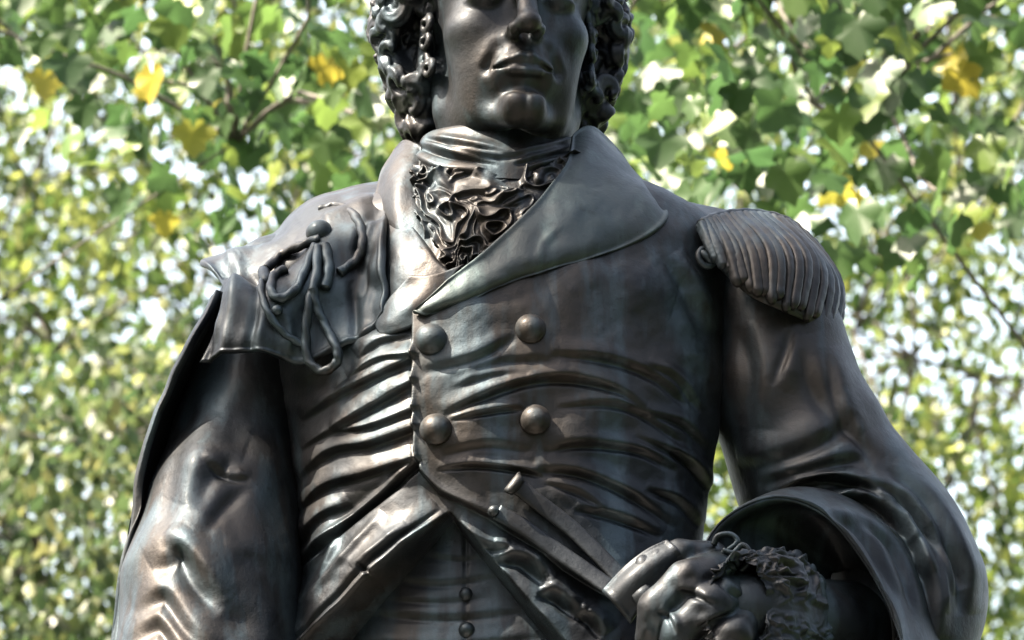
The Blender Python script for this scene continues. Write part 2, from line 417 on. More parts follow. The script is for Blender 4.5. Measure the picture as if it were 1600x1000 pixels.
def rot_stack(n, tilt, gen):
    """n random leaf frames: mostly face up and outwards, drooping tips"""
    az = gen.uniform(0, 2 * np.pi, n); t = gen.normal(tilt, 0.45, n); ro = gen.normal(0, 0.5, n)
    ca, sa, ct, st, cr_, sr = np.cos(az), np.sin(az), np.cos(t), np.sin(t), np.cos(ro), np.sin(ro)
    Rz = np.zeros((n, 3, 3)); Rz[:, 0, 0] = ca; Rz[:, 0, 1] = -sa; Rz[:, 1, 0] = sa; Rz[:, 1, 1] = ca; Rz[:, 2, 2] = 1
    Rx = np.zeros((n, 3, 3)); Rx[:, 0, 0] = 1; Rx[:, 1, 1] = ct; Rx[:, 1, 2] = st; Rx[:, 2, 1] = -st; Rx[:, 2, 2] = ct
    Ry = np.zeros((n, 3, 3)); Ry[:, 1, 1] = 1; Ry[:, 0, 0] = cr_; Ry[:, 0, 2] = sr; Ry[:, 2, 0] = -sr; Ry[:, 2, 2] = cr_
    return Rz @ Rx @ Ry

def bezier_tube(a, b, r0, r1, gen, sag=0.12, n=14, seg=8):
    a, b = np.asarray(a, float), np.asarray(b, float); L = np.linalg.norm(b - a)
    c = np.array([a, a * 0.66 + b * 0.34 + gen.normal(0, sag * 0.4 * L, 3) + [0, 0, sag * L], a * 0.33 + b * 0.67 + gen.normal(0, sag * 0.35 * L, 3), b])
    p = cr(c, n); return p, tube(p, np.linspace(r0, r1, n), seg)

def make_tree(name, label, base, height, clusters, per, spread, size, mat, big=False, seed=1, trunk_r=0.22, limbs=9, tilt=0.9, group='trees behind the statue', big_n=300, twig_r=0.008, limb_r=0.016):
    gen = np.random.default_rng(seed)
    t = tag(empty(name, (base[0], base[1], 0)), label, 'tree', group)
    off = np.array([base[0], base[1], 0.0])
    def put(nm, V, F, m, parent=t):
        F = np.concatenate(F) if isinstance(F, list) else F
        return mesh_obj(nm, V - off, [tuple(dict.fromkeys(f)) for f in F.tolist()], m, parent)
    cl = np.asarray(clusters); top = np.array([base[0] + gen.normal(0, 0.2), base[1] + gen.normal(0, 0.2), height])
    n = 20; p = cr(np.array([[base[0], base[1], -0.1], [base[0] + gen.normal(0, 0.12), base[1], height * 0.35], [base[0] + gen.normal(0, 0.2), base[1], height * 0.7], top]), n)
    V, F = tube(p, trunk_r * np.linspace(1.15, 0.2, n) * (1 + 0.5 * np.exp(-np.linspace(0, 12, n))), 14, prof=lambda th, u: 1 + 0.06 * np.cos(5 * th + 3 * u)); put('trunk', V, F, BARK)
    ends = cl[gen.permutation(len(cl))[:limbs]]; lp = []
    for e in ends:
        k = np.clip(int((0.25 + 0.5 * gen.random()) * n), 3, n - 3)
        k = min(k, max(3, int(np.searchsorted(p[:, 2], e[2] - 1.0))))
        q, (V, F) = bezier_tube(p[k], e, limb_r, limb_r * 0.35, gen); put('limb', V, F, BARK); lp.append(q)
    lp = np.concatenate(lp + [p[n // 3:]])
    tw = []
    for c in cl:
        q = lp[np.argmin(((lp - c) ** 2).sum(1) + 0.3 * gen.random(len(lp)))]
        if 0.05 < np.linalg.norm(q - c) < 1.1: tw.append(bezier_tube(q, c, twig_r * 1.8, twig_r, gen, 0.1, 7, 5)[1])
    if tw: V, F = join(tw); o = put('twigs', V, F, BARK); o['kind'] = 'stuff'
    m = len(cl) * per
    d = gen.normal(0, 1, (m, 3)); d *= (spread * gen.random((m, 1)) ** 0.5) / np.linalg.norm(d, axis=1, keepdims=True); d[:, 2] *= 0.7
    pos = np.repeat(cl, per, 0) + d; Rm = rot_stack(m, tilt, gen); sz = size * gen.uniform(0.65, 1.25, m)
    keep = np.ones(m, bool)
    if big:
        # the leaves that show largest: nearest ones inside the view
        rel_ = pos - np.array(cam.location); w = rel_[:, 1] * CE + rel_[:, 2] * SE
        px = 800 + DU * rel_[:, 0] / w; py = 500 - DU * (-rel_[:, 1] * SE + rel_[:, 2] * CE) / w
        vis = (px > -30) & (px < 1630) & (py > -30) & (py < 1030)
        score = np.where(vis, sz / w, -1); idx = np.argsort(-score)[:big_n]; idx = idx[score[idx] > 0]
        for i in idx:
            o = bpy.data.objects.new('leaf', leaf_me); col.objects.link(o); o.parent = t
            M = Matrix.Identity(4)
            for a in range(3):
                for b_ in range(3): M[a][b_] = Rm[i, a, b_] * sz[i]
                M[a][3] = pos[i, a] - off[a]
            o.matrix_local = M
        keep[idx] = False
        BV, BF = MV, np.array(MF)
    else: BV, BF = SV, SF
    ki = np.nonzero(keep)[0]
    if len(ki):
        VV = np.einsum('nij,vj->nvi', Rm[ki], BV) * sz[ki, None, None] + (pos[ki] - off)[:, None]
        FF = (BF[None] + (np.arange(len(ki)) * len(BV))[:, None, None]).reshape(-1, 3)
        o = mesh_obj('foliage', VV.reshape(-1, 3), FF, mat, t); o['kind'] = 'stuff'
    return t

def view_pt(px, py, depth):
    """world point in the direction of photo position (px, py), depth metres past the statue plane"""
    w = (DIST * CE + depth) / (CE - SE * (500 - py) / DU)
    V_, X_ = (500 - py) / DU, (px - 800) / DU
    return np.array([w * X_, depth, EYE + w * (SE + CE * V_)])
def field(n, x0, x1, y0, y1, d0, d1, gen, keep=None):
    out = []
    while len(out) < n:
        px, py = gen.uniform(x0, x1), gen.uniform(y0, y1)
        if keep is not None and gen.random() > keep(px, py): continue
        out.append(view_pt(px, py, gen.uniform(d0, d1)))
    return out
g1 = np.random.default_rng(21)
def dens_right(px, py):
    a = 1.0 if (py < 330 and px < 1560) or (py < 140) else 0.10
    if px > 1380 and py > 40: a *= 0.6
    return a
make_tree('maple_tree', 'maple with large dark green and yellow leaves above the epaulette', (5.2, 6.4), 9.6, field(150, 900, 2600, -700, 480, 4.2, 8.2, g1, dens_right), 20, 0.36, 0.135, LEAF_MAPLE, True, 31, 0.16, 3, 1.15, twig_r=0.004, limb_r=0.012)
def dens_left(px, py):
    return 1.0 if py < 120 or (px > 330 and py < 270) else 0.10
make_tree('maple_tree', 'maple with broad green leaves hanging beside the curly hair, left of the head', (-5.6, 7.2), 9.8, field(85, -900, 700, -700, 420, 5.0, 9.0, g1, dens_left), 16, 0.36, 0.125, LEAF_MAPLE, True, 32, 0.16, 4, 1.15, big_n=280, twig_r=0.0035, limb_r=0.008)
make_tree('lime_tree', 'pale leafy tree full of bright sky gaps, left of the cape', (-4.4, 15.5), 12.5, field(285, -900, 760, -500, 760, 13.0, 18.0, g1), 104, 0.42, 0.068, LEAF_SMALL, False, 33, 0.20, 7, twig_r=0.005)
make_tree('oak_tree', 'deeper green tree low in the picture, beside the hanging cape', (-1.78, 11.0), 7.0, field(230, -900, 440, 560, 1400, 9.5, 12.5, g1), 84, 0.36, 0.058, LEAF_DEEP, False, 34, 0.12, 7, twig_r=0.004)
make_tree('lime_tree', 'fine-leaved pale green tree right of the bent sleeve', (4.6, 16.0), 12.5, field(410, 840, 2500, -500, 1300, 13.0, 18.0, g1) + field(12, 1050, 1190, 620, 880, 13.0, 18.0, np.random.default_rng(5)), 100, 0.44, 0.064, LEAF_SMALL, False, 35, 0.20, 7, twig_r=0.005)
make_tree('lime_tree', 'distant pale tree directly behind the statue', (0.2, 21.0), 12.0, field(400, -500, 2100, -400, 1400, 19.0, 24.0, g1), 66, 0.60, 0.085, LEAF_SMALL, False, 36, 0.2, 7, twig_r=0.005)
# the rest of the park: trees standing round the lawn behind the viewer
ring = [(R(a), r, h) for a, r, h in [(-172, 15, 15), (-150, 16, 15), (-128, 17, 10), (-108, 18, 9), (-88, 18, 9), (-64, 17, 9.5), (-40, 16, 10), (-18, 15, 11), (6, 15, 12), (196, 19, 13), (216, 21, 12), (238, 22, 12)]]
for i, (x, y, h) in enumerate([(r * math.cos(a), r * math.sin(a), h) for a, r, h in ring]):
    gp = np.random.default_rng(100 + i)
    cl = []
    while len(cl) < 110:
        q = gp.uniform(-1, 1, 3)
        if q @ q < 1: cl.append((x + 3.9 * q[0], y + 3.6 * q[1], h * 0.52 + h * 0.46 * q[2]))
    make_tree('park_tree', 'leafy park tree standing across the lawn behind the viewer', (x, y), h * 0.8, cl, 26, 0.9, 0.34, LEAF_DEEP, False, 60 + i, 0.3, 6, group='park trees round the lawn', limb_r=0.1)

# unseen tree added sunward: its leaf clumps shade chosen parts of the statue
def toward_sun(px, py, dist, Y=-150.0):
    return A_world(px, py, Y) + np.array(sun_vec) * dist
def A_world(px, py, Y):
    V = 500.0 - py; X = px - 800.0; t = (Y + DU * CE) / (DU * CE - SE * V)
    return np.array([t * X, Y, -DU * SE + t * (DU * SE + CE * V)]) * U + np.array([0, 0, ZO])
gs = np.random.default_rng(77); cl = []
while len(cl) < 210:
    px, py = gs.uniform(880, 1800), gs.uniform(350, 1250)
    edge = max(925, 890 + 0.71 * (py - 540)) + 30 * math.sin(py * 0.021)
    if px > edge: cl.append(toward_sun(px, py, gs.uniform(7.2, 8.4), -300.0 if 950 < px < 1250 and py > 820 else -170.0))
for _ in range(26): cl.append(toward_sun(gs.uniform(1120, 1310), gs.uniform(345, 500), gs.uniform(5.0, 6.2), -70.0))
for px, py, y_ in [(430, 470, -150), (452, 520, -155), (400, 600, -30), (405, 690, -50), (408, 790, -110), (404, 880, -150), (485, 455, -155), (545, 415, -145), (550, 480, -160), (500, 515, -160), (590, 395, -150)]: cl.append(toward_sun(px, py, 5.2, float(y_)))
for _ in range(80): cl.append(toward_sun(gs.uniform(2100, 4200), gs.uniform(200, 1900), gs.uniform(7.0, 9.0)))
make_tree('added_shade_tree', 'unseen tree added on the sunny side to shade parts of the statue', (-3.2, -7.2), 11.5, cl, 44, 0.055, 0.055, LEAF_DEEP, False, 91, 0.26, 6, group='park trees round the lawn')

# ================================================================== the statue
statue = tag(empty('bronze_statue', (0, 0, PED)),
             'dark bronze statue of a curly-haired man in a double-breasted coat with epaulette and cape', 'statue')
def part(name, V, F, mat=BRONZE, parent=None): return sculpt_obj(name, V, F, mat, parent or statue)

def fuse(o, voxel, smooth):
    """melt overlapping pieces into one cast surface"""
    r = o.modifiers.new('fuse', 'REMESH'); r.mode = 'VOXEL'; r.voxel_size = voxel * U; r.use_smooth_shade = True
    if smooth: s = o.modifiers.new('soften', 'SMOOTH'); s.iterations = smooth; s.factor = 0.5
    dg = bpy.context.evaluated_depsgraph_get(); dg.update()
    me = bpy.data.meshes.new_from_object(o.evaluated_get(dg)); old = o.data; o.modifiers.clear(); o.data = me
    if not me.materials: me.materials.append(old.materials[0])
    bpy.data.meshes.remove(old)

# ---------------- torso profile: height, half width, front depth, back depth
XC, YC = -22.0, 15.0
TZ = np.array([[262, 95, 40, 70], [245, 150, 58, 90], [228, 205, 78, 110], [203, 272, 104, 130], [176, 320, 132, 145], [140, 345, 160, 160], [80, 350, 192, 175], [0, 346, 216, 185],
               [-100, 341, 229, 185], [-200, 331, 227, 172], [-300, 313, 216, 165], [-400, 305, 211, 170], [-560, 328, 222, 195], [-760, 345, 225, 205]], float)[::-1]
def tz(z):
    z = np.asarray(z, float)
    return [np.interp(z, zz, sm) for sm in TS]
zz = np.linspace(-760, 262, 512)
TS = []
for k in (1, 2, 3):
    v = np.interp(zz, TZ[:, 0], TZ[:, k])
    for _ in range(160): v[1:-1] = (v[:-2] + 2 * v[1:-1] + v[2:]) / 4
    TS.append(v)
EXPN = 2.1
def smooth01(t): t = np.clip(t, 0, 1); return t * t * (3 - 2 * t)
def keel(x, z): return -34 * np.exp(-((x + 226) / 36.0) ** 2) * smooth01((z + 110) / 80.0) * smooth01((195 - z) / 70.0) + 18 * np.exp(-((x + 105) / 120.0) ** 2) * np.clip((170 - z) / 150.0, 0, 1) * np.clip((z + 520) / 260.0, 0, 1)
def droop(x, z):
    a = np.clip((-x - 130) / 240.0, 0, 1); b = np.clip((z - 40) / 140.0, 0, 1); return 62 * a * a * (3 - 2 * a) * b
def torso_y(x, z):
    a, bf, bb = tz(z); u = np.clip(np.abs((x - XC) / a), 0, 0.999)
    return YC - bf * (1 - u ** EXPN) ** (1 / EXPN) - keel(x, z)
def F_(px, py, lift=0.0):
    """point on the coat front seen at (px, py), lifted towards the viewer"""
    Y = -200.0
    for _ in range(25):
        p = A(px, py, Y); Y = 0.5 * Y + 0.5 * (torso_y(p[0], p[2]) - lift)
    return A(px, py, Y)
def torso_grid(z0, z1, rows, front=520, back=70, inset=0.0):
    th = np.concatenate([np.linspace(-R(98), R(98), front, endpoint=False), np.linspace(R(98), R(262), back, endpoint=False)])
    z = np.linspace(z0, z1, rows)[:, None]
    a, bf, bb = tz(z); a = a - inset; bf = bf - inset; bb = bb - inset
    s, c = np.sin(th)[None], np.cos(th)[None]
    e = 2 / EXPN
    x = XC + a * np.sign(s) * np.abs(s) ** e
    y = YC - np.where(c > 0, bf, bb) * np.sign(c) * np.abs(c) ** e
    y = np.where(c > 0, y - keel(x, z) * np.clip(c * 3, 0, 1), y)
    return np.stack([x, y, z - droop(x, z)], -1)

# ---------------- coat body with its folds
rel = Relief()
RIGHT_PANEL = [(646, 488), (647, 560), (648, 640), (650, 700), (660, 738), (688, 772), (730, 792), (770, 812), (868, 880), (950, 932), (1030, 985), (1120, 1060), (1240, 900), (1240, 300), (1000, 290), (800, 380)]
WAISTCOAT = [(702, 802), (640, 858), (560, 938), (500, 1000), (440, 1070), (440, 1300), (1000, 1300), (950, 1090), (880, 1000), (830, 945), (778, 885)]
rel.poly(RIGHT_PANEL, 15, 2.5)
rel.poly(WAISTCOAT, -90, 3.0)
rel.poly([(640, 200), (930, 190), (860, 320), (790, 375), (722, 428), (690, 400), (655, 345)], -60, 14.0)   # open neck
# bead along the overlapping edge
rel.stroke([(650, 500), (651, 600), (653, 700), (664, 736), (692, 766), (735, 788), (776, 806)], 4.5, 3.5, 'r', (1, 1))
P_ = lambda *a: list(a)
# lit side of the coat: pleats running from the side seam up to the closed edge
for pts, w, h in [
    ([(560, 560), (590, 535), (640, 520)], 9, 9), ([(545, 590), (590, 562), (643, 556)], 8, 8),
    ([(470, 655), (530, 615), (580, 590), (645, 560)], 10, 13), ([(472, 700), (536, 660), (590, 628), (646, 598)], 10, 14),
    ([(520, 672), (580, 664), (646, 640)], 9, 12),
    ([(468, 745), (520, 702), (580, 690), (647, 668)], 11, 15), ([(462, 800), (510, 758), (575, 738), (646, 716)], 10, 13),
    ([(468, 846), (500, 806), (545, 782)], 9, 11), ([(478, 900), (500, 862), (530, 835)], 9, 8)]:
    rel.stroke(pts, w * 0.95, h * 0.85, 'q', (1, 0.0) if pts[-1][0] > 640 else (1, 1))
rel.stroke([(462, 880), (500, 850), (560, 796), (610, 757), (650, 722)], 6, 11, 'p', (1, 0))
rel.stroke([(520, 822), (570, 784), (632, 745)], 13, -11, 'r')
rel.stroke([(480, 950), (540, 880), (600, 800)], 8, 9, 'r'); rel.stroke([(505, 905), (520, 870), (530, 840)], 6, 8, 'r')
rel.stroke([(470, 1010), (555, 918), (629, 848), (690, 795)], 4, -9, 'r', (0, 1))
rel.stroke([(490, 1010), (568, 925), (640, 853), (698, 800)], 7, 7, 'r', (0, 1)); rel.stroke([(450, 1040), (540, 935), (620, 860), (690, 795)], 45, 24, 'r', (0, 1))
rel.stroke([(575, 893), (588, 905), (583, 925)], 3.5, -8, 'r', (0, 0))
rel.stroke([(560, 893), (600, 860), (640, 820)], 7, 6, 'r')
# the shaded front panel
for pts, w, h in [
    ([(690, 646), (740, 622), (822, 594), (890, 590), (960, 608), (1010, 640)], 9, 11), ([(702, 655), (776, 640), (815, 636)], 6, 8),
    ([(855, 548), (952, 560), (1017, 584), (1072, 628)], 11, 10), ([(866, 632), (943, 628), (1000, 644), (1060, 690)], 8, 8),
    ([(1005, 566), (1050, 590), (1090, 640)], 9, 7), ([(1000, 640), (1060, 660), (1098, 700)], 8, 8), ([(845, 700), (905, 690), (985, 698), (1050, 730)], 9, 9),
    ([(985, 676), (1065, 716), (1095, 760)], 8, 8), ([(685, 732), (745, 726), (812, 734), (850, 744)], 6, 9), ([(830, 728), (906, 736), (980, 768), (1050, 820)], 10, 11),
    ([(850, 752), (905, 770), (940, 796)], 7, 6), ([(1000, 760), (1050, 780), (1085, 820)], 9, 9), ([(895, 790), (960, 804), (1028, 834)], 10, 10),
    ([(700, 582), (780, 560), (870, 556)], 12, 4), ([(690, 702), (760, 688), (830, 698)], 11, 5), ([(700, 606), (760, 586), (830, 578)], 9, 3.5), ([(1040, 700), (1080, 730), (1100, 770)], 8, 6)]:
    rel.stroke(pts, w * 0.9, h * 0.72, 'p')
rel.stroke([(1046, 400), (1080, 450), (1108, 525)], 10, 9, 'r'); rel.stroke([(1022, 400), (1060, 460), (1090, 535)], 9, -6, 'r')
rel.stroke([(690, 460), (760, 500), (900, 470)], 26, 6, 'r'); rel.stroke([(860, 470), (960, 440), (1050, 470)], 50, 9, 'r'); rel.stroke([(660, 575), (740, 555), (800, 520)], 10, 5, 'p')
# lower layer between the panel's edge and the waistcoat
for pts, w, h in [([(715, 815), (760, 845), (800, 850)], 8, 8), ([(770, 862), (820, 866), (868, 905)], 13, 13), ([(845, 912), (880, 925), (915, 955)], 13, 14), ([(905, 950), (930, 962), (950, 990)], 10, 12), ([(725, 830), (770, 890)], 6, 6)]:
    rel.stroke(pts, w, h, 'p')
rel.noise(60, 2.0); rel.noise(26, 0.9, (2.2, 1)); rel.noise(12, 0.3)
G = torso_grid(-640, 262, 620)
N = grid_normals(G, True); N = N if (N[300, 260, 1] < 0) else -N
G2 = relieve(G, N, rel)
fc = grid_faces(*G2.shape[:2], True)
coat = part('coat', G2.reshape(-1, 3), fc[:, ::-1])
tag(coat, 'double-breasted coat with deep horizontal folds')

# ---------------- waistcoat
relw = Relief()
for pts, w, h in [([(600, 895), (690, 905), (790, 890)], 8, 6), ([(570, 950), (700, 958), (830, 945)], 9, 7), ([(590, 930), (690, 934), (760, 925)], 7, 4), ([(540, 990), (690, 1003), (850, 985)], 9, 7), ([(660, 860), (720, 868), (760, 862)], 7, 4)]:
    relw.stroke(pts, w, h * 0.4, 'p')
relw.stroke([(728, 810), (728, 1100)], 3, -3, 'r', (0, 0))
G = torso_grid(-660, -200, 170, 300, 40, inset=50)
N = grid_normals(G, True); N = N if (N[80, 150, 1] < 0) else -N
waist = part('waistcoat', relieve(G, N, relw).reshape(-1, 3), grid_faces(*G.shape[:2], True)[:, ::-1])

# ---------------- buttons
def lathe_button(c, n, r, mat=BRONZE, parent=None):
    n = np.asarray(n, float); n /= np.linalg.norm(n)
    t = np.cross(n, [0, 0, 1.0]); t /= np.linalg.norm(t); b = np.cross(n, t)
    pr = np.array([[0.80, -0.5], [0.98, -0.1], [1.04, 0.06], [1.0, 0.18], [0.93, 0.24], [0.86, 0.34], [0.72, 0.55], [0.5, 0.72], [0.25, 0.81], [0.02, 0.84]])
    th = np.linspace(0, 2 * np.pi, 28, endpoint=False)
    P = c + r * (pr[:, 0, None, None] * (np.cos(th)[None, :, None] * t + np.sin(th)[None, :, None] * b) + pr[:, 1, None, None] * n)
    return part('button', P.reshape(-1, 3), grid_faces(len(pr), 28, True), mat, parent)
for px, py, r in [(673, 530, 24), (829, 514, 23), (681, 671, 24), (836, 656, 23)]:
    lathe_button(F_(px, py, 17), (0.0 if px > 700 else -0.08, -1, -0.05), r, parent=coat)
for px, py, r in [(728, 928, 10), (729, 984, 12), (730, 1046, 12)]:
    lathe_button(F_(px, py, -49), (0, -1, 0), r, parent=waist)
lathe_button(F_(771, 798, 22), (-0.5, -1, 0.2), 9, parent=coat)

# ---------------- head
HS = 1.81; HYAW = R(10); HPIT = R(0)
HC = np.array([A(791, 0, -20)[0], -20.0, 482.0])
def head_pt(m):
    m = np.asarray(m, float) * HS
    c, s = math.cos(HPIT), math.sin(HPIT); m = np.stack([m[..., 0], m[..., 1] * c - m[..., 2] * s, m[..., 1] * s + m[..., 2] * c], -1)
    c, s = math.cos(HYAW), math.sin(HYAW)
    return np.stack([m[..., 0] * c - m[..., 1] * s, m[..., 0] * s + m[..., 1] * c, m[..., 2]], -1) + HC
def head_sdf(p):
    x, y, z = p; q = [np.abs(x), y, z]
    d = s_ell(p, (0, 15, 30), (74, 96, 90))
    d = smin(d, s_ell(p, (0, -34, 42), (62, 62, 56)), 24)
    d = smin(d, s_ell(p, (0, -34, -40), (55, 52, 66)), 24)
    d = smin(d, s_chain(q, [(59, 6, -46), (50, -4, -80), (30, -48, -102), (8, -80, -112)], [12, 13, 11, 11], 8), 20)
    d = smin(d, s_ell(q, (40, -55, -28), (20, 22, 17)), 24)
    d = smin(d, s_ell(q, (30, -46, -68), (19, 24, 30)), 22)                      # cheeks                      # cheekbones
    d = smin(d, s_ell(p, (0, -74, -66), (31, 21, 30)), 16)                       # mouth mound
    d = smin(d, s_ell(p, (0, -83, -106), (17, 16, 15)), 11)                      # chin
    d = smin(d, s_ell(q, (7, -90, -103), (9, 8, 9)), 9)
    d = smin(d, s_chain(q, [(8, -88, 20), (28, -88, 26), (52, -70, 20)], [8, 9, 7], 8), 12)   # brow
    d = smax(d, -s_ell(q, (31, -97, 3), (19, 17, 14)), 12)                       # sockets
    d = smax(d, -s_ell(q, (26, -92, -20), (8, 5, 12)), 12)                       # hollow beside the nose
    eye = s_ell(q, (32, -75, 1), (14, 14, 13))
    d = smin(d, eye, 2)
    lid = smax(s_ell(q, (32, -74, 0), (17, 16.5, 15)), z + 5, 2); lidu = smax(s_ell(q, (32, -74, 2), (17, 17, 15)), 6 - z, 2)
    d = smin(d, lid, 5); d = smin(d, lidu, 4)
    d = smin(d, s_chain(p, [(0, -88, 14), (0, -98, -6), (0, -110, -36)], [8, 8.5, 9.5], 5), 11)   # nose
    d = smin(d, s_ell(p, (0, -113, -39), (10, 10, 8.5)), 6)
    d = smin(d, s_ell(q, (12, -99, -42), (6.5, 10, 7)), 7)
    d = smax(d, -s_ell(q, (6.5, -108, -50), (3.6, 6.5, 4)), 3)
    d = smax(d, -s_chain(q, [(17, -99, -44), (24, -90, -54), (31, -80, -70)], [2.2, 3, 3], 4), 9)  # nasolabial crease
    d = smax(d, -s_cap(p, (0, -100, -53), (0, -102, -62), 2.6, 3), 5)            # philtrum
    d = smin(d, s_chain(q, [(22, -85, -70), (13, -92, -67.5), (5, -97, -64.5), (0, -96.5, -65.5)], [2, 3.3, 3.7, 3.4], 4), 6)
    d = smin(d, s_chain(q, [(20, -84, -73), (11, -91.5, -76), (0, -94.5, -77)], [2, 4.2, 5.0], 4), 4)
    d = smax(d, -s_chain(q, [(25, -83, -72), (13, -97, -70.8), (6, -103, -69.4), (0, -103, -70.4)], [1.8, 2.0, 2.2, 2.0], 2), 2.5)
    d = smax(d, -s_chain(q, [(0, -99, -90), (16, -90, -89)], [6, 5], 4), 9)      # crease under the lip
    d = smax(d, -s_cap(p, (0, -101, -100), (0, -100, -112), 1.0), 5)             # cleft
    d = smin(d, s_chain(p, [(0, 18, -40), (0, 8, -110), (0, 4, -170)], [56, 57, 62], 10), 16)
    # ears
    er = s_ell(q, (73, 12, -14), (9, 19, 31)); er = smax(er, -s_ell(q, (82, 8, -12), (9, 11, 19)), 4); er = smin(er, s_ell(q, (71, 0, -40), (6, 8, 9)), 6)
    d = smin(d, er, 5)
    return d
V, Fq = mesh_sdf(head_sdf, (-96, -136, -165), (96, 120, 128), 1.25)
head = part('head', head_pt(V), Fq)
tag(head, 'clean-shaven face turned slightly to one side')

# ---------------- hair: a base mass and many sculpted locks
def hair_sdf(p):
    x, y, z = p; q = [np.abs(x), y, z]
    d = s_ell(p, (0, 34, 52), (88, 98, 92))
    d = smin(d, s_ell(q, (80, 30, 14), (30, 48, 50)), 20)
    d = smin(d, s_ell(q, (76, 30, -38), (20, 36, 36)), 18)
    d = smin(d, s_ell(p, (-68, 36, -74), (14, 25, 30)), 16); d = smin(d, s_ell(p, (66, 38, -58), (13, 24, 22)), 14)
    d = smin(d, s_ell(p, (0, 80, -40), (66, 36, 66)), 20)
    cut = smax(smax(-40 - y + np.maximum(z - 40, 0) * 0.55, 0.0 * y - 1e3, 1), -1e3 + 0 * y, 1)
    d = smax(d, cut, 10)
    ear = s_ell(q, (80, -4, -16), (26, 22, 34))
    d = smax(d, -ear, 8)
    return d
V, Fq = mesh_sdf(hair_sdf, (-125, -70, -130), (125, 145, 158), 3.0)
Nn = vert_normals(V, Fq)
parts = [(head_pt(V), Fq)]
order = rng.permutation(len(V)); chosen = []
for i in order:
    p = V[i]
    if p[1] > 95: continue
    if all(np.sum((p - c[0]) ** 2) > 14.0 ** 2 for c in chosen): chosen.append((p, Nn[i]))
for p, nr in chosen:
    sgn = np.sign(p[0]) if abs(p[0]) > 8 else random.choice((-1, 1))
    flow = np.array([0.30 * sgn, -0.30 - 0.3 * random.random(), -0.9]) + rng.normal(0, 0.7, 3)
    flow -= (flow @ nr) * nr; flow /= np.linalg.norm(flow) + 1e-9
    side = np.cross(nr, flow) * random.choice((-1, 1))
    R0 = random.uniform(9, 16); turns = random.uniform(0.6, 1.1)
    s = np.linspace(0, 1, 24)[:, None]; ph = s * turns * 2 * np.pi + 0.4; rr = R0 * (1 - 0.72 * s)
    path = p + flow * (rr * np.cos(ph)) + side * (rr * np.sin(ph)) + nr * (-3.5 + 6.5 * s - 2 * np.sin(ph))
    rad = random.uniform(6.5, 10.0) * (np.sin(np.pi * (0.14 + 0.80 * s[:, 0])) ** 0.7) * (1 - 0.25 * s[:, 0])
    k = random.choice((4, 5, 6)); o = random.random() * 6
    parts.append(tube(head_pt(path), rad * HS, 20, prof=lambda th, u, k=k, o=o: 1 + 0.13 * np.cos(k * th + o + 2 * u)))
# tight side whisker curls beside the ears
for sgn in (-1, 1):
    for c in [(70, -14, 8), (71, -18, -8), (71, -16, -24), (70, -12, -40), (69, -20, -50), (74, -4, -50)]:
        c = np.array([c[0] * sgn, c[1], c[2]], float)
        t = np.linspace(0, 1.35 * 2 * np.pi, 22)[:, None]; rr = 7.5 * (1 - 0.55 * t / t[-1]); a0 = random.uniform(0, 6)
        path = c + rr * (np.cos(t + a0) * np.array([0.25 * sgn, 1, 0]) + np.sin(t + a0) * np.array([0, 0, 1.0])) + t * np.array([0.7 * sgn, 0, 0])
        parts.append(tube(head_pt(path), np.linspace(4.2, 2.4, 22) * HS, 9))
V, Fq = join(parts)
hair = part('hair', V, Fq, parent=head); fuse(hair, 2.4, 4); tag(hair, 'thick curly hair bulging over the ears')

# ---------------- cravat and lace jabot
relc = Relief()
for pts, w, h in [([(640, 236), (690, 262), (760, 266)], 6, 8), ([(655, 222), (700, 236), (780, 250)], 6, 9), ([(668, 212), (720, 222), (800, 236)], 5, 7), ([(905, 222), (850, 236), (800, 246)], 6, -5),
                  ([(800, 252), (850, 240), (900, 226)], 5, 8), ([(820, 262), (860, 254), (890, 244)], 5, 8), ([(640, 250), (670, 276), (720, 286)], 6, 8), ([(700, 226), (760, 240), (830, 238)], 5, 5), ([(645, 268), (680, 296), (730, 300)], 6, 6)]:
    relc.stroke(pts, w, h, 'p')
cx, cy = A(776, 240, -20)[0], -14.0
prof = np.array([[180, 1.10], [215, 1.10], [245, 1.06], [265, 1.0], [282, 0.96], [296, 0.93], [303, 0.86], [300, 0.78]])
pr = cr(prof, 70)
th = np.linspace(0, 2 * np.pi, 240, endpoint=False)
G = np.stack([cx + 128 * pr[:, 1, None] * np.sin(th), cy - (112 * pr[:, 1, None]) * np.cos(th) - 0.10 * (300 - pr[:, 0, None]) * np.cos(th), np.broadcast_to(pr[:, :1] + 16 * np.cos(th)[None] * -1 * np.clip((pr[:, :1] - 200) / 100, 0, 1), (70, 240))], -1)
N = grid_normals(G, True); N = N if N[30, 0, 1] < 0 else -N
part('cravat', relieve(G, N, relc).reshape(-1, 3), grid_faces(70, 240, True)[:, ::-1])

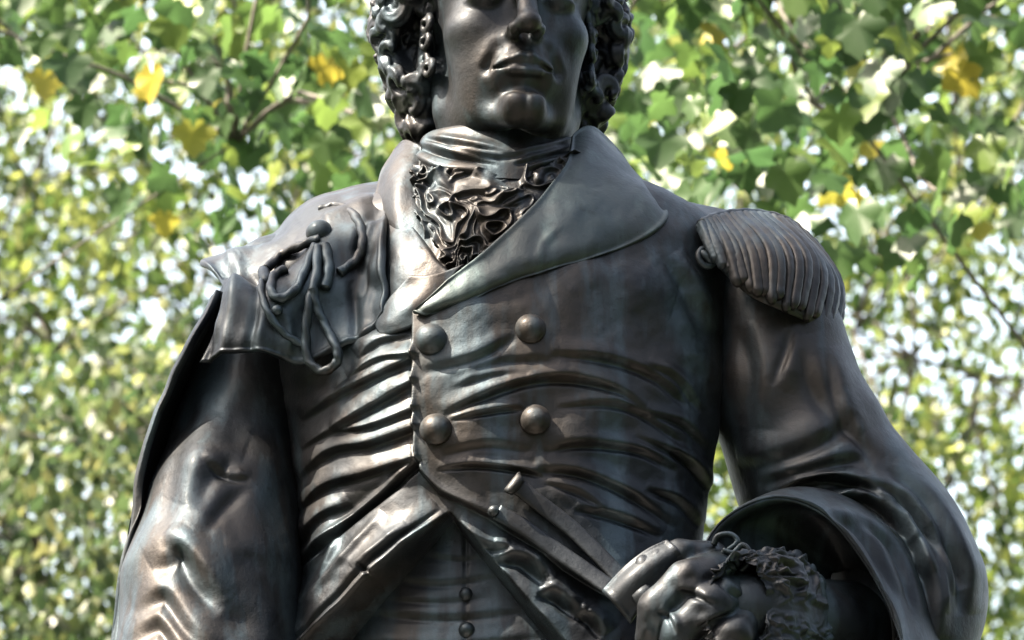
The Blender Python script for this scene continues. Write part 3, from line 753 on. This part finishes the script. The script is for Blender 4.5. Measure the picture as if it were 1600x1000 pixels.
def vnoise(u, v, seed):
    g = np.random.default_rng(seed).normal(size=(48, 48)); x, y = u % 47, v % 47; i, j = np.floor(x).astype(int), np.floor(y).astype(int); fx, fy = x - i, y - j
    fx, fy = fx * fx * (3 - 2 * fx), fy * fy * (3 - 2 * fy); i2, j2 = (i + 1) % 48, (j + 1) % 48
    return (g[j, i] * (1 - fx) + g[j, i2] * fx) * (1 - fy) + (g[j2, i] * (1 - fx) + g[j2, i2] * fx) * fy
def frill_height(u, v, stripes, seed):
    """crumpled lace: squiggling ridges with deep gaps"""
    wx = u + 0.045 * vnoise(u * 9, v * 9, seed); wy = v + 0.060 * vnoise(u * 9 + 7, v * 8 + 3, seed + 1) + 0.028 * np.sin(u * 34 + 5 * vnoise(u * 4, v * 4, seed + 2)) + 0.022 * vnoise(u * 20, v * 20, seed + 3)
    a = np.abs(np.sin(np.pi * stripes * wy + 2.2 * vnoise(wx * 5, wy * 5, seed + 4)))
    b_ = np.abs(np.sin(np.pi * stripes * 0.9 * wx + 2.5 * vnoise(wx * 6 + 3, wy * 6, seed + 5)))
    h = 1 - np.minimum(a, 0.35 + b_) ** 0.8
    return h * (0.75 + 0.35 * vnoise(u * 11, v * 11, seed + 6).clip(-1, 1))
def soften(h, it):
    for _ in range(it): h[1:-1, 1:-1] = (h[1:-1, 1:-1] * 2 + h[:-2, 1:-1] + h[2:, 1:-1] + h[1:-1, :-2] + h[1:-1, 2:]) / 6
    return h
base = np.array([[A(645, 256, -100), A(700, 266, -128), A(775, 268, -136), A(850, 256, -124), A(905, 232, -92)],
                 [A(646, 310, -124), A(700, 315, -156), A(770, 315, -166), A(850, 305, -148), A(905, 290, -114)],
                 [A(662, 360, -150), A(705, 362, -180), A(755, 365, -186), A(820, 355, -166), A(880, 340, -136)],
                 [A(690, 420, -172), A(715, 420, -196), A(740, 426, -198), A(790, 412, -180), A(850, 390, -150)]])
G = cr2(base, 200, 260); N = face_camera(G, grid_normals(G))
vv, uu = np.meshgrid(np.linspace(0, 1, 200), np.linspace(0, 1.35, 260), indexing='ij')
hh = soften(frill_height(uu * 0.72, vv * 0.72, 5.0, 50), 3)
G = G + N * (20 * hh - 4)[..., None] + np.array([0, 0, -5.0]) * hh[..., None]
V, Fq = solid_sheet(G, 8, 3, N=N); jab = part('lace_jabot', V, Fq)

# ---------------- collars and lapels
def sheet_obj(name, grid, nu, nv, thick, mat=BRONZE, relief=None, parent=None, rim=0.0, rimw=9):
    G = cr2(np.array(grid), nu, nv)
    N = face_camera(G, grid_normals(G))
    if rim:
        def arc(P, ax): return np.concatenate([[0], np.cumsum(np.linalg.norm(np.diff(P, axis=ax), axis=-1).mean(1 - ax))])
        du, dv = arc(G, 0), arc(G, 1)
        d = np.minimum(np.minimum(du, du[-1] - du)[:, None], np.minimum(dv, dv[-1] - dv)[None])
        G = G + N * (rim * np.exp(-((d - rimw * 0.5) / (rimw * 0.5)) ** 2))[..., None]
    if relief: G = relieve(G, N, relief, -1)
    return part(name, *solid_sheet(G, thick, N=N), mat, parent)
rell = Relief(); rell.noise(40, 1.3); rell.noise(15, 0.4)
rell.stroke([(700, 440), (800, 400), (930, 330)], 40, -6, 'r'); rell.stroke([(840, 420), (850, 380), (880, 350)], 8, 3, 'r')
sheet_obj('lapel', [
    [A(893, 214, -60), A(920, 200, -25), A(948, 222, 30), A(958, 232, 60)],
    [A(880, 262, -128), A(925, 250, -100), A(985, 268, -40), A(1003, 292, 0)],
    [F_(826, 330, 26), F_(900, 318, 38), F_(1000, 318, 30), F_(1042, 342, 16)],
    [F_(760, 388, 22), F_(830, 388, 34), F_(920, 375, 30), F_(985, 385, 17)],
    [F_(705, 434, 20), F_(755, 432, 28), F_(815, 424, 26), F_(880, 412, 17)],
    [F_(668, 470, 20), F_(692, 468, 24), F_(720, 464, 22), F_(755, 456, 17)],
    [F_(646, 490, 19), F_(650, 491, 20), F_(655, 491, 19), F_(660, 491, 17)]], 150, 90, 9, BRONZE_GREEN, rell, rim=3.0)
relk = Relief(); relk.stroke([(640, 250), (625, 330), (640, 400)], 13, 5, 'r'); relk.stroke([(672, 360), (690, 395), (682, 420)], 7, 8, 'r'); relk.stroke([(655, 380), (665, 410), (660, 430)], 6, -6, 'r'); relk.noise(30, 1.0)
sheet_obj('collar', [
    [A(622, 236, 30), A(636, 222, 0), A(650, 226, -30), A(660, 236, -44)],
    [A(597, 278, -10), A(615, 268, -60), A(640, 280, -95), A(656, 292, -100)],
    [A(589, 332, -50), A(612, 328, -105), A(645, 334, -136), A(668, 342, -132)],
    [A(596, 388, -96), A(622, 388, -144), A(660, 390, -166), A(694, 384, -160)],
    [A(606, 430, -132), A(634, 436, -168), A(676, 432, -190), A(722, 412, -184)]], 110, 60, 12, BRONZE, relk, rim=2.5)
sheet_obj('lapel', [
    [F_(640, 430, 8), F_(680, 428, 8), F_(726, 412, 6)],
    [F_(606, 470, 10), F_(645, 470, 10), F_(690, 458, 4)],
    [F_(588, 506, 9), F_(618, 502, 12), F_(655, 492, 4)],
    [F_(596, 528, 5), F_(622, 520, 6), F_(655, 508, 2)]], 70, 50, 8, BRONZE, relk)
# strap and collar layer behind the big lapel
sheet_obj('shoulder_strap', [
    [A(948, 250, 60), A(960, 262, 40), A(965, 282, 10)],
    [A(990, 276, 40), A(1000, 292, 10), A(1000, 306, -20)],
    [A(1040, 308, 20), A(1046, 326, -20), A(1045, 345, -60)],
    [A(1120, 328, 10), A(1120, 345, -40), A(1112, 362, -75)],
    [A(1185, 338, 15), A(1190, 360, -40), A(1180, 385, -80)]], 80, 40, 12)

# ---------------- epaulette on the shoulder: padded crown, crescent and heavy bullion fringe
EPT = cr(np.array([A(1096, 350, -100), A(1125, 338, -60), A(1175, 334, -10), A(1228, 346, 40), A(1264, 374, 90)]), 25)      # where the cords start
EPB = cr(np.array([A(1122, 408, -132), A(1166, 450, -146), A(1210, 472, -140), A(1256, 492, -100), A(1300, 516, -25), A(1312, 490, 70)]), 25)
EPM = cr(np.array([A(1108, 380, -122), A(1150, 388, -128), A(1205, 392, -115), A(1264, 404, -60), A(1304, 440, 10), A(1303, 432, 100)]), 25)
dome = np.stack([EPT, EPM, EPB]); dome = cr2(dome, 30, 60)
ep = tag(empty('epaulette', (0, 0, 0)), 'fringed epaulette on the far shoulder'); ep.parent = statue
V, Fq = solid_sheet(dome + np.array([0, 8.0, -6.0]), 12); part('crown', V, Fq, parent=ep)
T_, M_, B_ = cr(EPT, 22), cr(EPM, 22), cr(EPB, 22)
for i in range(22):
    c = np.array([T_[i], M_[i], B_[i]]); p = cr(c, 34)
    p = p + np.array([0, -3.0 * math.sin(i * 2.4), 2.0 * math.sin(i * 1.7)]) * np.linspace(0, 1, 34)[:, None]; p[-10:, 2] += np.linspace(0, 7 * math.sin(i * 3.7), 10)
    tw = random.random() * 6
    rad = 9.8 * (1 + 0.03 * np.sin(np.linspace(0, 60, 34) + tw)); rad[0] *= 0.5; rad[-1] *= 0.45; rad[-2] *= 0.85
    V, Fq = tube(p, rad, 16, prof=lambda th, u, tw=tw: 1 + 0.10 * np.cos(5 * th + 4 * u + tw)); part('fringe_cord', V, Fq, parent=ep)
V, Fq = tube(cr(EPT, 40) + np.array([0, 0, 0.0]), 8.5, 12, prof=lambda th, u: 1 + 0.1 * np.cos(3 * th + 60 * u)); part('crescent', V, Fq, parent=ep)
t = np.linspace(0, 2 * np.pi, 41)[:, None]; c0 = A(1104, 402, -118)
V, Fq = join([tube(c0 + 13 * (np.cos(t) * np.array([1, 0.4, 0]) + np.sin(t) * np.array([0, 0.15, 1.2])), 5, 8), tube(cr(np.array([c0 + [-9, 0, 9], c0 + [0, -6, 0], c0 + [9, 4, -9]]), 8), 6, 8)])
part('clasp', V, Fq, parent=ep)

# ---------------- sleeves
def sleeve(name, pts, rad, k, relief, h=3.0, label=None, pad=60):
    P = [A(*q) for q in pts]
    f = lambda p: s_chain(p, P, rad, k)
    lo = np.min(P, 0) - max(rad) - 12; hi = np.max(P, 0) + max(rad) + 12
    V, Fq = mesh_sdf(f, lo, hi, h, slack=1.6)
    V = relieve(V, vert_normals(V, Fq), relief)
    o = part(name, V, Fq)
    if label: tag(o, label)
    return o
rs = Relief()
for pts, w, h in [([(1195, 778), (1240, 750), (1300, 740), (1356, 756), (1400, 790)], 8, 13), ([(1300, 770), (1370, 782), (1432, 842), (1450, 900)], 9, 15), ([(1352, 742), (1420, 780), (1470, 850), (1492, 930)], 11, 14), ([(1395, 722), (1460, 785), (1510, 880), (1520, 960)], 12, 12),
                  ([(1430, 850), (1462, 910), (1470, 1000)], 12, 12), ([(1150, 712), (1210, 700), (1280, 672), (1320, 632)], 18, 8), ([(1180, 742), (1260, 722), (1350, 700)], 14, 9), ([(1270, 520), (1290, 600), (1345, 680)], 18, 6),
                  ([(1180, 500), (1200, 580), (1190, 670)], 22, 6), ([(1250, 520), (1240, 560), (1222, 610)], 12, 6), ([(1300, 540), (1325, 640), (1380, 715)], 12, 7), ([(1420, 910), (1425, 950), (1420, 1000)], 10, 9)]:
    rs.stroke(pts, w, h, 'p')
for pts, w, h in [([(1212, 768), (1250, 750), (1305, 744), (1352, 757)], 4.5, 9), ([(1250, 778), (1305, 776), (1352, 760)], 4.5, 7), ([(1368, 770), (1405, 790), (1434, 842)], 4.5, 9), ([(1340, 790), (1380, 822), (1430, 846)], 4.5, 8), ([(1434, 826), (1466, 880), (1478, 960)], 5, 9)]: rs.stroke(pts, w, h, 'r')
for pts, w, h in [([(1240, 766), (1300, 760), (1345, 762)], 7, -10), ([(1372, 790), (1400, 812), (1425, 838)], 8, -11), ([(1446, 822), (1484, 870), (1506, 920)], 9, -11)]: rs.stroke(pts, w, h, 'r')
rs.noise(50, 2.0)
sleeve('sleeve', [(1186, 440, 25), (1208, 520, 24), (1228, 620, 26), (1278, 735, 40), (1362, 845, 52), (1398, 930, 40), (1392, 1000, 10)],
       [80, 94, 106, 120, 126, 130, 126], 60, rs, label='bent sleeve with heavy folds at the elbow')
rs2 = Relief()
for pts, w, h in [([(285, 790), (310, 735), (352, 708), (380, 716)], 15, 12), ([(300, 830), (335, 780), (385, 742)], 12, 8), ([(232, 880), (285, 850), (322, 905), (360, 940)], 14, 15), ([(262, 830), (310, 866), (352, 930)], 12, 10), ([(205, 945), (262, 918), (305, 970), (340, 1010)], 14, 14), ([(195, 995), (250, 962), (300, 1020)], 12, 11),
                  ([(320, 950), (370, 935), (430, 970)], 20, 7), ([(350, 850), (400, 845), (450, 880)], 20, 6), ([(320, 716), (360, 738), (392, 742)], 6, 8), ([(330, 640), (300, 760), (280, 850)], 20, 7), ([(420, 620), (400, 760), (430, 900)], 25, 6)]:
    rs2.stroke(pts, w * 1.25, h * 0.6, 'p')
rs2.noise(50, 2.0)
sleeve('sleeve', [(440, 455, 50), (402, 560, 60), (372, 690, 35), (348, 800, -5), (330, 920, -35), (322, 1080, -60), (345, 1260, -110), (370, 1330, -140)],
       [92, 84, 90, 106, 126, 135, 118, 105], 60, rs2, label='hanging sleeve half covered by the cape')

# ---------------- turned-back cuff with open mouth
mouth = np.array([A(*q) for q in [(1106, 846, -290), (1150, 798, -275), (1218, 776, -245), (1290, 802, -220), (1350, 872, -205), (1400, 965, -200), (1420, 1070, -210), (1350, 1150, -245), (1230, 1140, -290), (1130, 1040, -320), (1094, 925, -315)]])
back = np.array([A(*q) for q in [(1200, 792, -120), (1240, 772, -95), (1300, 768, -70), (1375, 805, -60), (1432, 880, -60), (1470, 975, -60), (1480, 1070, -70), (1420, 1160, -90), (1330, 1160, -120), (1250, 1060, -150), (1200, 930, -150)]])
mid = (mouth + back) / 2; ctr = mid.mean(0); mid = mid + (mid - ctr) / np.linalg.norm(mid - ctr, axis=1, keepdims=True) * 10
lip_in = mouth + (mouth.mean(0) - mouth) * 0.05 + (back - mouth) * 0.04
inn = back * 0.5 + mouth * 0.5; inn = inn + (inn.mean(0) - inn) * 0.14
inn2 = back * 1.0 + (back.mean(0) - back) * 0.72
rc = Relief()
for pts, w, h in [([(1200, 790), (1270, 800), (1340, 860), (1390, 940)], 10, 5), ([(1290, 790), (1350, 830), (1410, 930)], 9, 9), ([(1330, 800), (1400, 860), (1440, 960)], 8, 9), ([(1370, 930), (1385, 960), (1400, 1000)], 9, 8)]:
    rc.stroke(pts, w, h, 'p')
cg = cr2(np.stack([back, mid, mouth * 0.97 + mid * 0.03, mouth, lip_in, inn, inn2]), 110, 260, True)
N = grid_normals(cg, True); k = N[20] - 0; 
outw = (N[20] * (cg[20] - cg[20].mean(0))).sum(-1).mean(); N = N if outw > 0 else -N
sel = np.zeros(cg.shape[:2] + (1,)); sel[:52] = 1
cg = cg * (1 - sel) + relieve(cg, N, rc, -0.3) * sel
fcs = grid_faces(110, 260, True)
cuff = part('cuff', cg.reshape(-1, 3), fcs if outw < 0 else fcs[:, ::-1]); tag(cuff, 'wide turned-back cuff with dark open mouth')
md = cuff.modifiers.new('thick', 'SOLIDIFY'); md.thickness = 3 * U; md.offset = 0

# shirt sleeve with lace frill inside the cuff
axis0, axis1 = A(1330, 990, -60), A(1165, 955, -300)
f = lambda p: s_chain(p, [axis0, axis1], [80, 58], 10)
V, Fq = mesh_sdf(f, np.minimum(axis0, axis1) - 100, np.maximum(axis0, axis1) + 100, 4.0, slack=1.6); part('shirt_sleeve', V, Fq)
parts = []
r_ = random.Random(3)
tt = np.linspace(0, 2 * np.pi, 300, endpoint=False)
secs = [((1236, 966), (54, 84), -210), ((1226, 963), (72, 100), -262), ((1202, 958), (68, 96), -310), ((1172, 952), (62, 90), -352), ((1150, 948), (50, 76), -370)]
ring0 = np.array([[A(c_[0] + r2[0] * math.cos(a), c_[1] + r2[1] * math.sin(a), y2 + 18 * math.cos(a)) for a in tt[::10]] for c_, r2, y2 in secs])
G = cr2(ring0, 110, 300, True); N = grid_normals(G, True)
if (N[40] * (G[40] - G[40].mean(0))).sum() < 0: N = -N
vv, uu = np.meshgrid(np.linspace(0, 1, 110), np.linspace(0, 3.0, 300), indexing='ij')
hh = soften(frill_height(uu, vv * 0.8, 4.5, 80), 2); bl = np.clip(np.minimum(np.arange(300), 299 - np.arange(300)) / 14.0, 0, 1)[None]
G = G + N * (17 * hh * bl - 5)[..., None]
parts = [(G.reshape(-1, 3), grid_faces(110, 300, True)[:, ::-1])]
for pts in [[(1115, 852, -322), (1122, 838, -326), (1142, 836, -326), (1152, 848, -326), (1136, 862, -326), (1128, 866, -326)], [(1130, 862, -328), (1146, 866, -330), (1160, 854, -330), (1170, 864, -330), (1168, 880, -328), (1156, 893, -326)]]:
    parts.append(tube(cr(np.array([A(*q) for q in pts]), 30), 5.5, 8, flat=(1.8, 0.9)))
V, Fq = join(parts); part('cuff_lace', V, Fq)

# ---------------- the fist on the sword hilt
hy = -330.0
Hp = lambda px, py, dy=0: A(px, py, hy + dy)
fing = []   # knuckle, middle joint, tip: each finger folds over the grip towards the viewer
fing.append(([Hp(1126, 890, 20), Hp(1072, 908, -26), Hp(1026, 950, -20), Hp(1016, 996, 6)], [29, 30, 27, 23]))
fing.append(([Hp(1152, 922, 20), Hp(1112, 944, -34), Hp(1062, 988, -28), Hp(1046, 1034, 2)], [29, 30, 27, 23]))
fing.append(([Hp(1168, 962, 22), Hp(1146, 992, -30), Hp(1102, 1034, -26), Hp(1080, 1072, 6)], [28, 28, 25, 21]))
fing.append(([Hp(1174, 1006, 26), Hp(1160, 1040, -18), Hp(1126, 1072, -18), Hp(1106, 1100, 10)], [25, 24, 21, 18]))
thumb = ([Hp(1112, 872, 40), Hp(1062, 866, 10), Hp(1012, 886, 2), Hp(978, 918, 8)], [26, 22, 19, 15])
palm = [Hp(1140, 908, 44), Hp(1168, 985, 50), Hp(1130, 990, 40), Hp(1090, 930, 34)]
def fist_sdf(p):
    d = s_cap(p, palm[0], palm[1], 33, 30); d = smin(d, s_cap(p, palm[2], palm[3], 36, 34), 20)
    d = smin(d, s_cap(p, palm[0], palm[3], 32, 30), 20); d = smin(d, s_cap(p, Hp(1160, 950, 66), Hp(1230, 965, 110), 34, 34), 25)
    for P, r in fing: d = smin(d, s_chain(p, P, r, 8), 9)
    return smin(d, s_chain(p, *thumb, 6), 9)
V, Fq = mesh_sdf(fist_sdf, Hp(940, 1130, -90), Hp(1300, 820, 120), 2.4, slack=1.6)
rh = Relief()
for pts, w, h in [([(1060, 915), (1090, 925), (1120, 940)], 6, 4), ([(1120, 900), (1140, 915), (1165, 935)], 5, 6), ([(1085, 975), (1120, 960), (1150, 950)], 5, 5), ([(1030, 950), (1050, 962), (1062, 990)], 5, 4)]: rh.stroke(pts, w, h, 'p')
rh.noise(14, 0.9)
V = relieve(V, vert_normals(V, Fq), rh)
tag(part('hand', V, Fq), 'closed hand gripping the sword hilt')
# guard plate, rivet and grip
sheet_obj('sword_guard', [
    [A(942, 926, -312), A(975, 890, -322), A(1010, 862, -326), A(1044, 846, -322)],
    [A(956, 940, -330), A(990, 905, -345), A(1022, 880, -346), A(1060, 858, -338)],
    [A(985, 975, -318), A(1010, 940, -330), A(1040, 905, -332), A(1080, 880, -320)]], 60, 60, 9, rim=2.5)
lathe_button(A(1033, 914, -358), (-0.4, -1, 0.3), 7)
V, Fq = tube(cr(np.array([A(1000, 925, -330), A(1060, 1000, -330), A(1110, 1090, -320)]), 24), 20, 14); part('sword_grip', V, Fq)
# two straps running down to the hilt
def strap(name, pts, width, lift, thick):
    rows = []
    c = np.array(pts, float); T = np.gradient(c, axis=0); T /= np.linalg.norm(T, axis=1, keepdims=True); n = np.stack([-T[:, 1], T[:, 0]], -1)
    for i, (p, q) in enumerate(zip(c, n)):
        l = lift[i] if isinstance(lift, (list, tuple)) else lift
        rows.append([F_(*(p - q * width / 2), l - 1), F_(*(p - q * width / 4), l + 1), F_(*(p + q * width / 4), l + 1), F_(*(p + q * width / 2), l - 1)])
    return sheet_obj(name, rows, 110, 26, thick)
strap('strap', [(800, 753), (842, 786), (895, 828), (940, 872), (980, 915)], 26, [22, 23, 26, 36, 52], 7)
strap('strap', [(776, 800), (815, 822), (868, 860), (912, 890), (952, 918)], 26, [17, 19, 21, 31, 48], 7)
sheet_obj('strap_end', [[F_(787, 768, 24), F_(799, 752, 25), F_(812, 737, 23)], [F_(793, 771, 31), F_(805, 757, 33), F_(815, 744, 30)], [F_(799, 774, 25), F_(811, 762, 27), F_(819, 752, 24)]], 20, 20, 10)

# ---------------- cape over the other shoulder
rcp = Relief()
for pts, w, h in [([(325, 425), (400, 428), (455, 405), (490, 370)], 10, -12), ([(560, 320), (580, 380), (560, 470)], 12, 7), ([(600, 340), (596, 410), (570, 500)], 10, 6), ([(400, 450), (405, 500), (395, 550)], 9, 8), ([(360, 450), (350, 500), (330, 550)], 8, 7), ([(440, 480), (450, 520), (445, 560)], 10, 6), ([(318, 412), (400, 396), (470, 340)], 6, 6)]: rcp.stroke(pts, w, h, 'r')
for pts, w, h in [([(372, 408), (372, 470), (352, 560)], 11, 13), ([(345, 425), (338, 480), (322, 560)], 8, -12), ([(398, 420), (402, 480), (390, 556)], 9, -13), ([(548, 440), (556, 490), (556, 535)], 9, -8), ([(604, 316), (560, 326), (515, 345)], 9, 8), ([(606, 340), (575, 350), (560, 390)], 8, -9), ([(470, 350), (430, 392), (360, 410)], 7, 8), ([(330, 424), (380, 430), (440, 418)], 8, -9)]: rcp.stroke(pts, w, h, 'r', (1, 0))
rcp.noise(30, 2.0)
CG = [
    [A(612, 285, 90), A(545, 300, 100), A(480, 322, 110), A(420, 378, 120), A(370, 396, 125), A(326, 409, 120)],
    [A(610, 302, 10), A(545, 309, 5), A(484, 330, 0), A(424, 386, 0), A(372, 403, 5), A(312, 413, 10)],
    [A(606, 346, -118), A(560, 350, -112), A(500, 372, -112), A(440, 412, -108), A(385, 428, -88), A(340, 432, -60)],
    [F_(606, 400, 5), F_(572, 410, 9), A(512, 430, -150), A(456, 450, -160), A(402, 460, -156), A(346, 462, -105)],
    [F_(606, 450, 5), F_(580, 470, 9), F_(522, 490, 14), A(462, 505, -158), A(402, 510, -166), A(326, 522, -118)],
    [F_(602, 492, 6), F_(578, 518, 10), F_(524, 546, 16), A(470, 572, -148), A(402, 550, -160), A(312, 566, -118)]]
sheet_obj('cape_collar', CG, 140, 130, 12, BRONZE, rcp, rim=2.5)
CGd = cr2(np.array(CG), 90, 90).reshape(-1, 3); CGx, CGy = proj(CGd)
def on_cape(px, py, lift=8):
    i = np.argmin((CGx - px) ** 2 + (CGy - py) ** 2 + 0.02 * (CGd[:, 1] + 250)); return A(px, py, CGd[i, 1] - lift)
rk = Relief()
rk.stroke([(345, 515), (300, 600), (272, 680), (258, 760), (246, 860)], 6, 9, 'r', (1, 1)); rk.stroke([(330, 530), (285, 620), (255, 720), (236, 850)], 9, -7, 'r', (1, 1)); rk.noise(40, 2.0)
rows_ = []
for sx, sy, yf in [(338, 452, -70), (303, 522, -105), (262, 602, -92), (222, 716, -70), (202, 840, -50), (184, 990, -40), (165, 1250, -20), (150, 1600, 0)]:
    rows_.append([A(sx + 190, sy, 215), A(sx + 110, sy, 190), A(sx + 52, sy + 4, 120), A(sx + 20, sy + 6, 40), A(sx + 5, sy + 2, -40), A(sx, sy, yf)])
cape = sheet_obj('cape', rows_, 260, 110, 12, BRONZE, rk, rim=4, rimw=12)
tag(cape, 'long cape hanging behind the arm')
# back drape of the cape
sheet_obj('cape_back', [
    [A(400, 380, 150), A(600, 280, 150), A(780, 270, 190), A(960, 300, 150)],
    [A(400, 480, 185), A(600, 420, 225), A(780, 420, 240), A(980, 430, 190)],
    [A(395, 720, 212), A(600, 700, 250), A(780, 700, 250), A(960, 700, 220)],
    [A(390, 1000, 212), A(580, 1000, 260), A(780, 1000, 255), A(960, 1000, 225)],
    [A(420, 1600, 205), A(600, 1600, 270), A(780, 1600, 270), A(980, 1600, 230)]], 80, 60, 12)
# cord, knot and loops holding the cape
def cord(pts, r=7.0, n=110):
    p = cr(np.array([on_cape(q[0], q[1], q[2] + 5) for q in pts]), n)
    L_ = np.linalg.norm(np.diff(p, axis=0), axis=1).sum()
    V, Fq = tube(p, r, 14, prof=lambda th, u: 1 + 0.085 * np.cos(2 * th + u * L_ / 4.5)); return part('cord', V, Fq)
lathe_button(on_cape(498, 362, 20), (-0.25, -1, 0.25), 20)
cord([(416, 420, 8), (440, 398, 12), (470, 384, 16), (500, 372, 14)], 7.5)
cord([(500, 328, 6), (530, 322, 8), (556, 340, 8), (567, 372, 8), (558, 404, 8), (530, 426, 8)], 7.5)
cord([(492, 384, 18), (478, 420, 12), (462, 452, 10), (438, 466, 10), (424, 455, 10), (428, 432, 12), (446, 420, 14)], 7.5)
cord([(508, 384, 14), (514, 420, 12), (508, 450, 10)], 9)
cord([(496, 386, 20), (494, 430, 18), (484, 470, 14), (478, 520, 12), (482, 562, 12), (504, 580, 12), (526, 566, 14), (526, 545, 14), (510, 512, 14), (496, 482, 16), (488, 450, 18)], 7.5, 220)
cord([(414, 432, 6), (408, 452, 6), (420, 490, 6), (446, 522, 6), (476, 540, 6)], 6)
V, Fq = tube(cr(np.array([on_cape(411, 420, 12), on_cape(416, 442, 12)]), 8), [6, 9, 10, 10, 10, 10, 9, 6], 10); part('cord_tip', V, Fq)
V, Fq = tube(cr(np.array([on_cape(430, 478, 12), on_cape(436, 492, 12)]), 6), [5, 8, 9, 9, 8, 5], 10); part('cord_tip', V, Fq)

# ---------------- below the picture: hips, legs, boots, second hand
def lower_sdf(p):
    d = None
    for s in (-1, 1):
        e = s_chain(p, [(XC + s * 125, 40, -760), (XC + s * 150, -20 + 30 * s, -1250), (XC + s * 165, 20 + 60 * s, -1850), (XC + s * 168, 25 + 60 * s, -2180)], [175, 140, 105, 78], 60)
        e = smin(e, s_chain(p, [(XC + s * 168, 40 + 60 * s, -2225), (XC + s * 190, -170 + 60 * s, -2246)], [66, 52], 20), 50)
        d = e if d is None else smin(d, e, 40)
    return smax(d, -(p[2] + 2292), 6)
V, Fq = mesh_sdf(lower_sdf, (-480, -330, -2310), (460, 260, -420), 12, slack=1.6); part('legs', V, Fq)
sk = []
for z, a, b in [(-600, 345, 245), (-800, 372, 262), (-1050, 395, 275), (-1250, 405, 282)]:
    t = np.linspace(R(60), R(300), 40); sk.append(np.stack([XC - a * np.sin(t - math.pi) * -1, YC - b * np.cos(t) * (1 + 0.05 * np.sin(t * 9)), np.full(40, float(z))], -1))
V, Fq = solid_sheet(cr2(np.array(sk), 50, 120), 12, N=grid_normals(cr2(np.array(sk), 50, 120))); part('coat_tail', V, Fq)
hb = A(372, 1345, -150)
def fist2(p):
    d = s_ell(p, hb, (52, 48, 62))
    for i in range(4): d = smin(d, s_chain(p, [hb + [-36 + 24 * i, -30, 10], hb + [-36 + 24 * i, -58, -30], hb + [-34 + 23 * i, -30, -62]], [16, 15, 13], 4), 6)
    return smin(d, s_chain(p, [hb + [46, -10, 20], hb + [56, -44, -10], hb + [40, -62, -34]], [17, 15, 12], 4), 6)
V, Fq = mesh_sdf(fist2, hb - 110, hb + 110, 4, slack=1.6); part('hand', V, Fq)
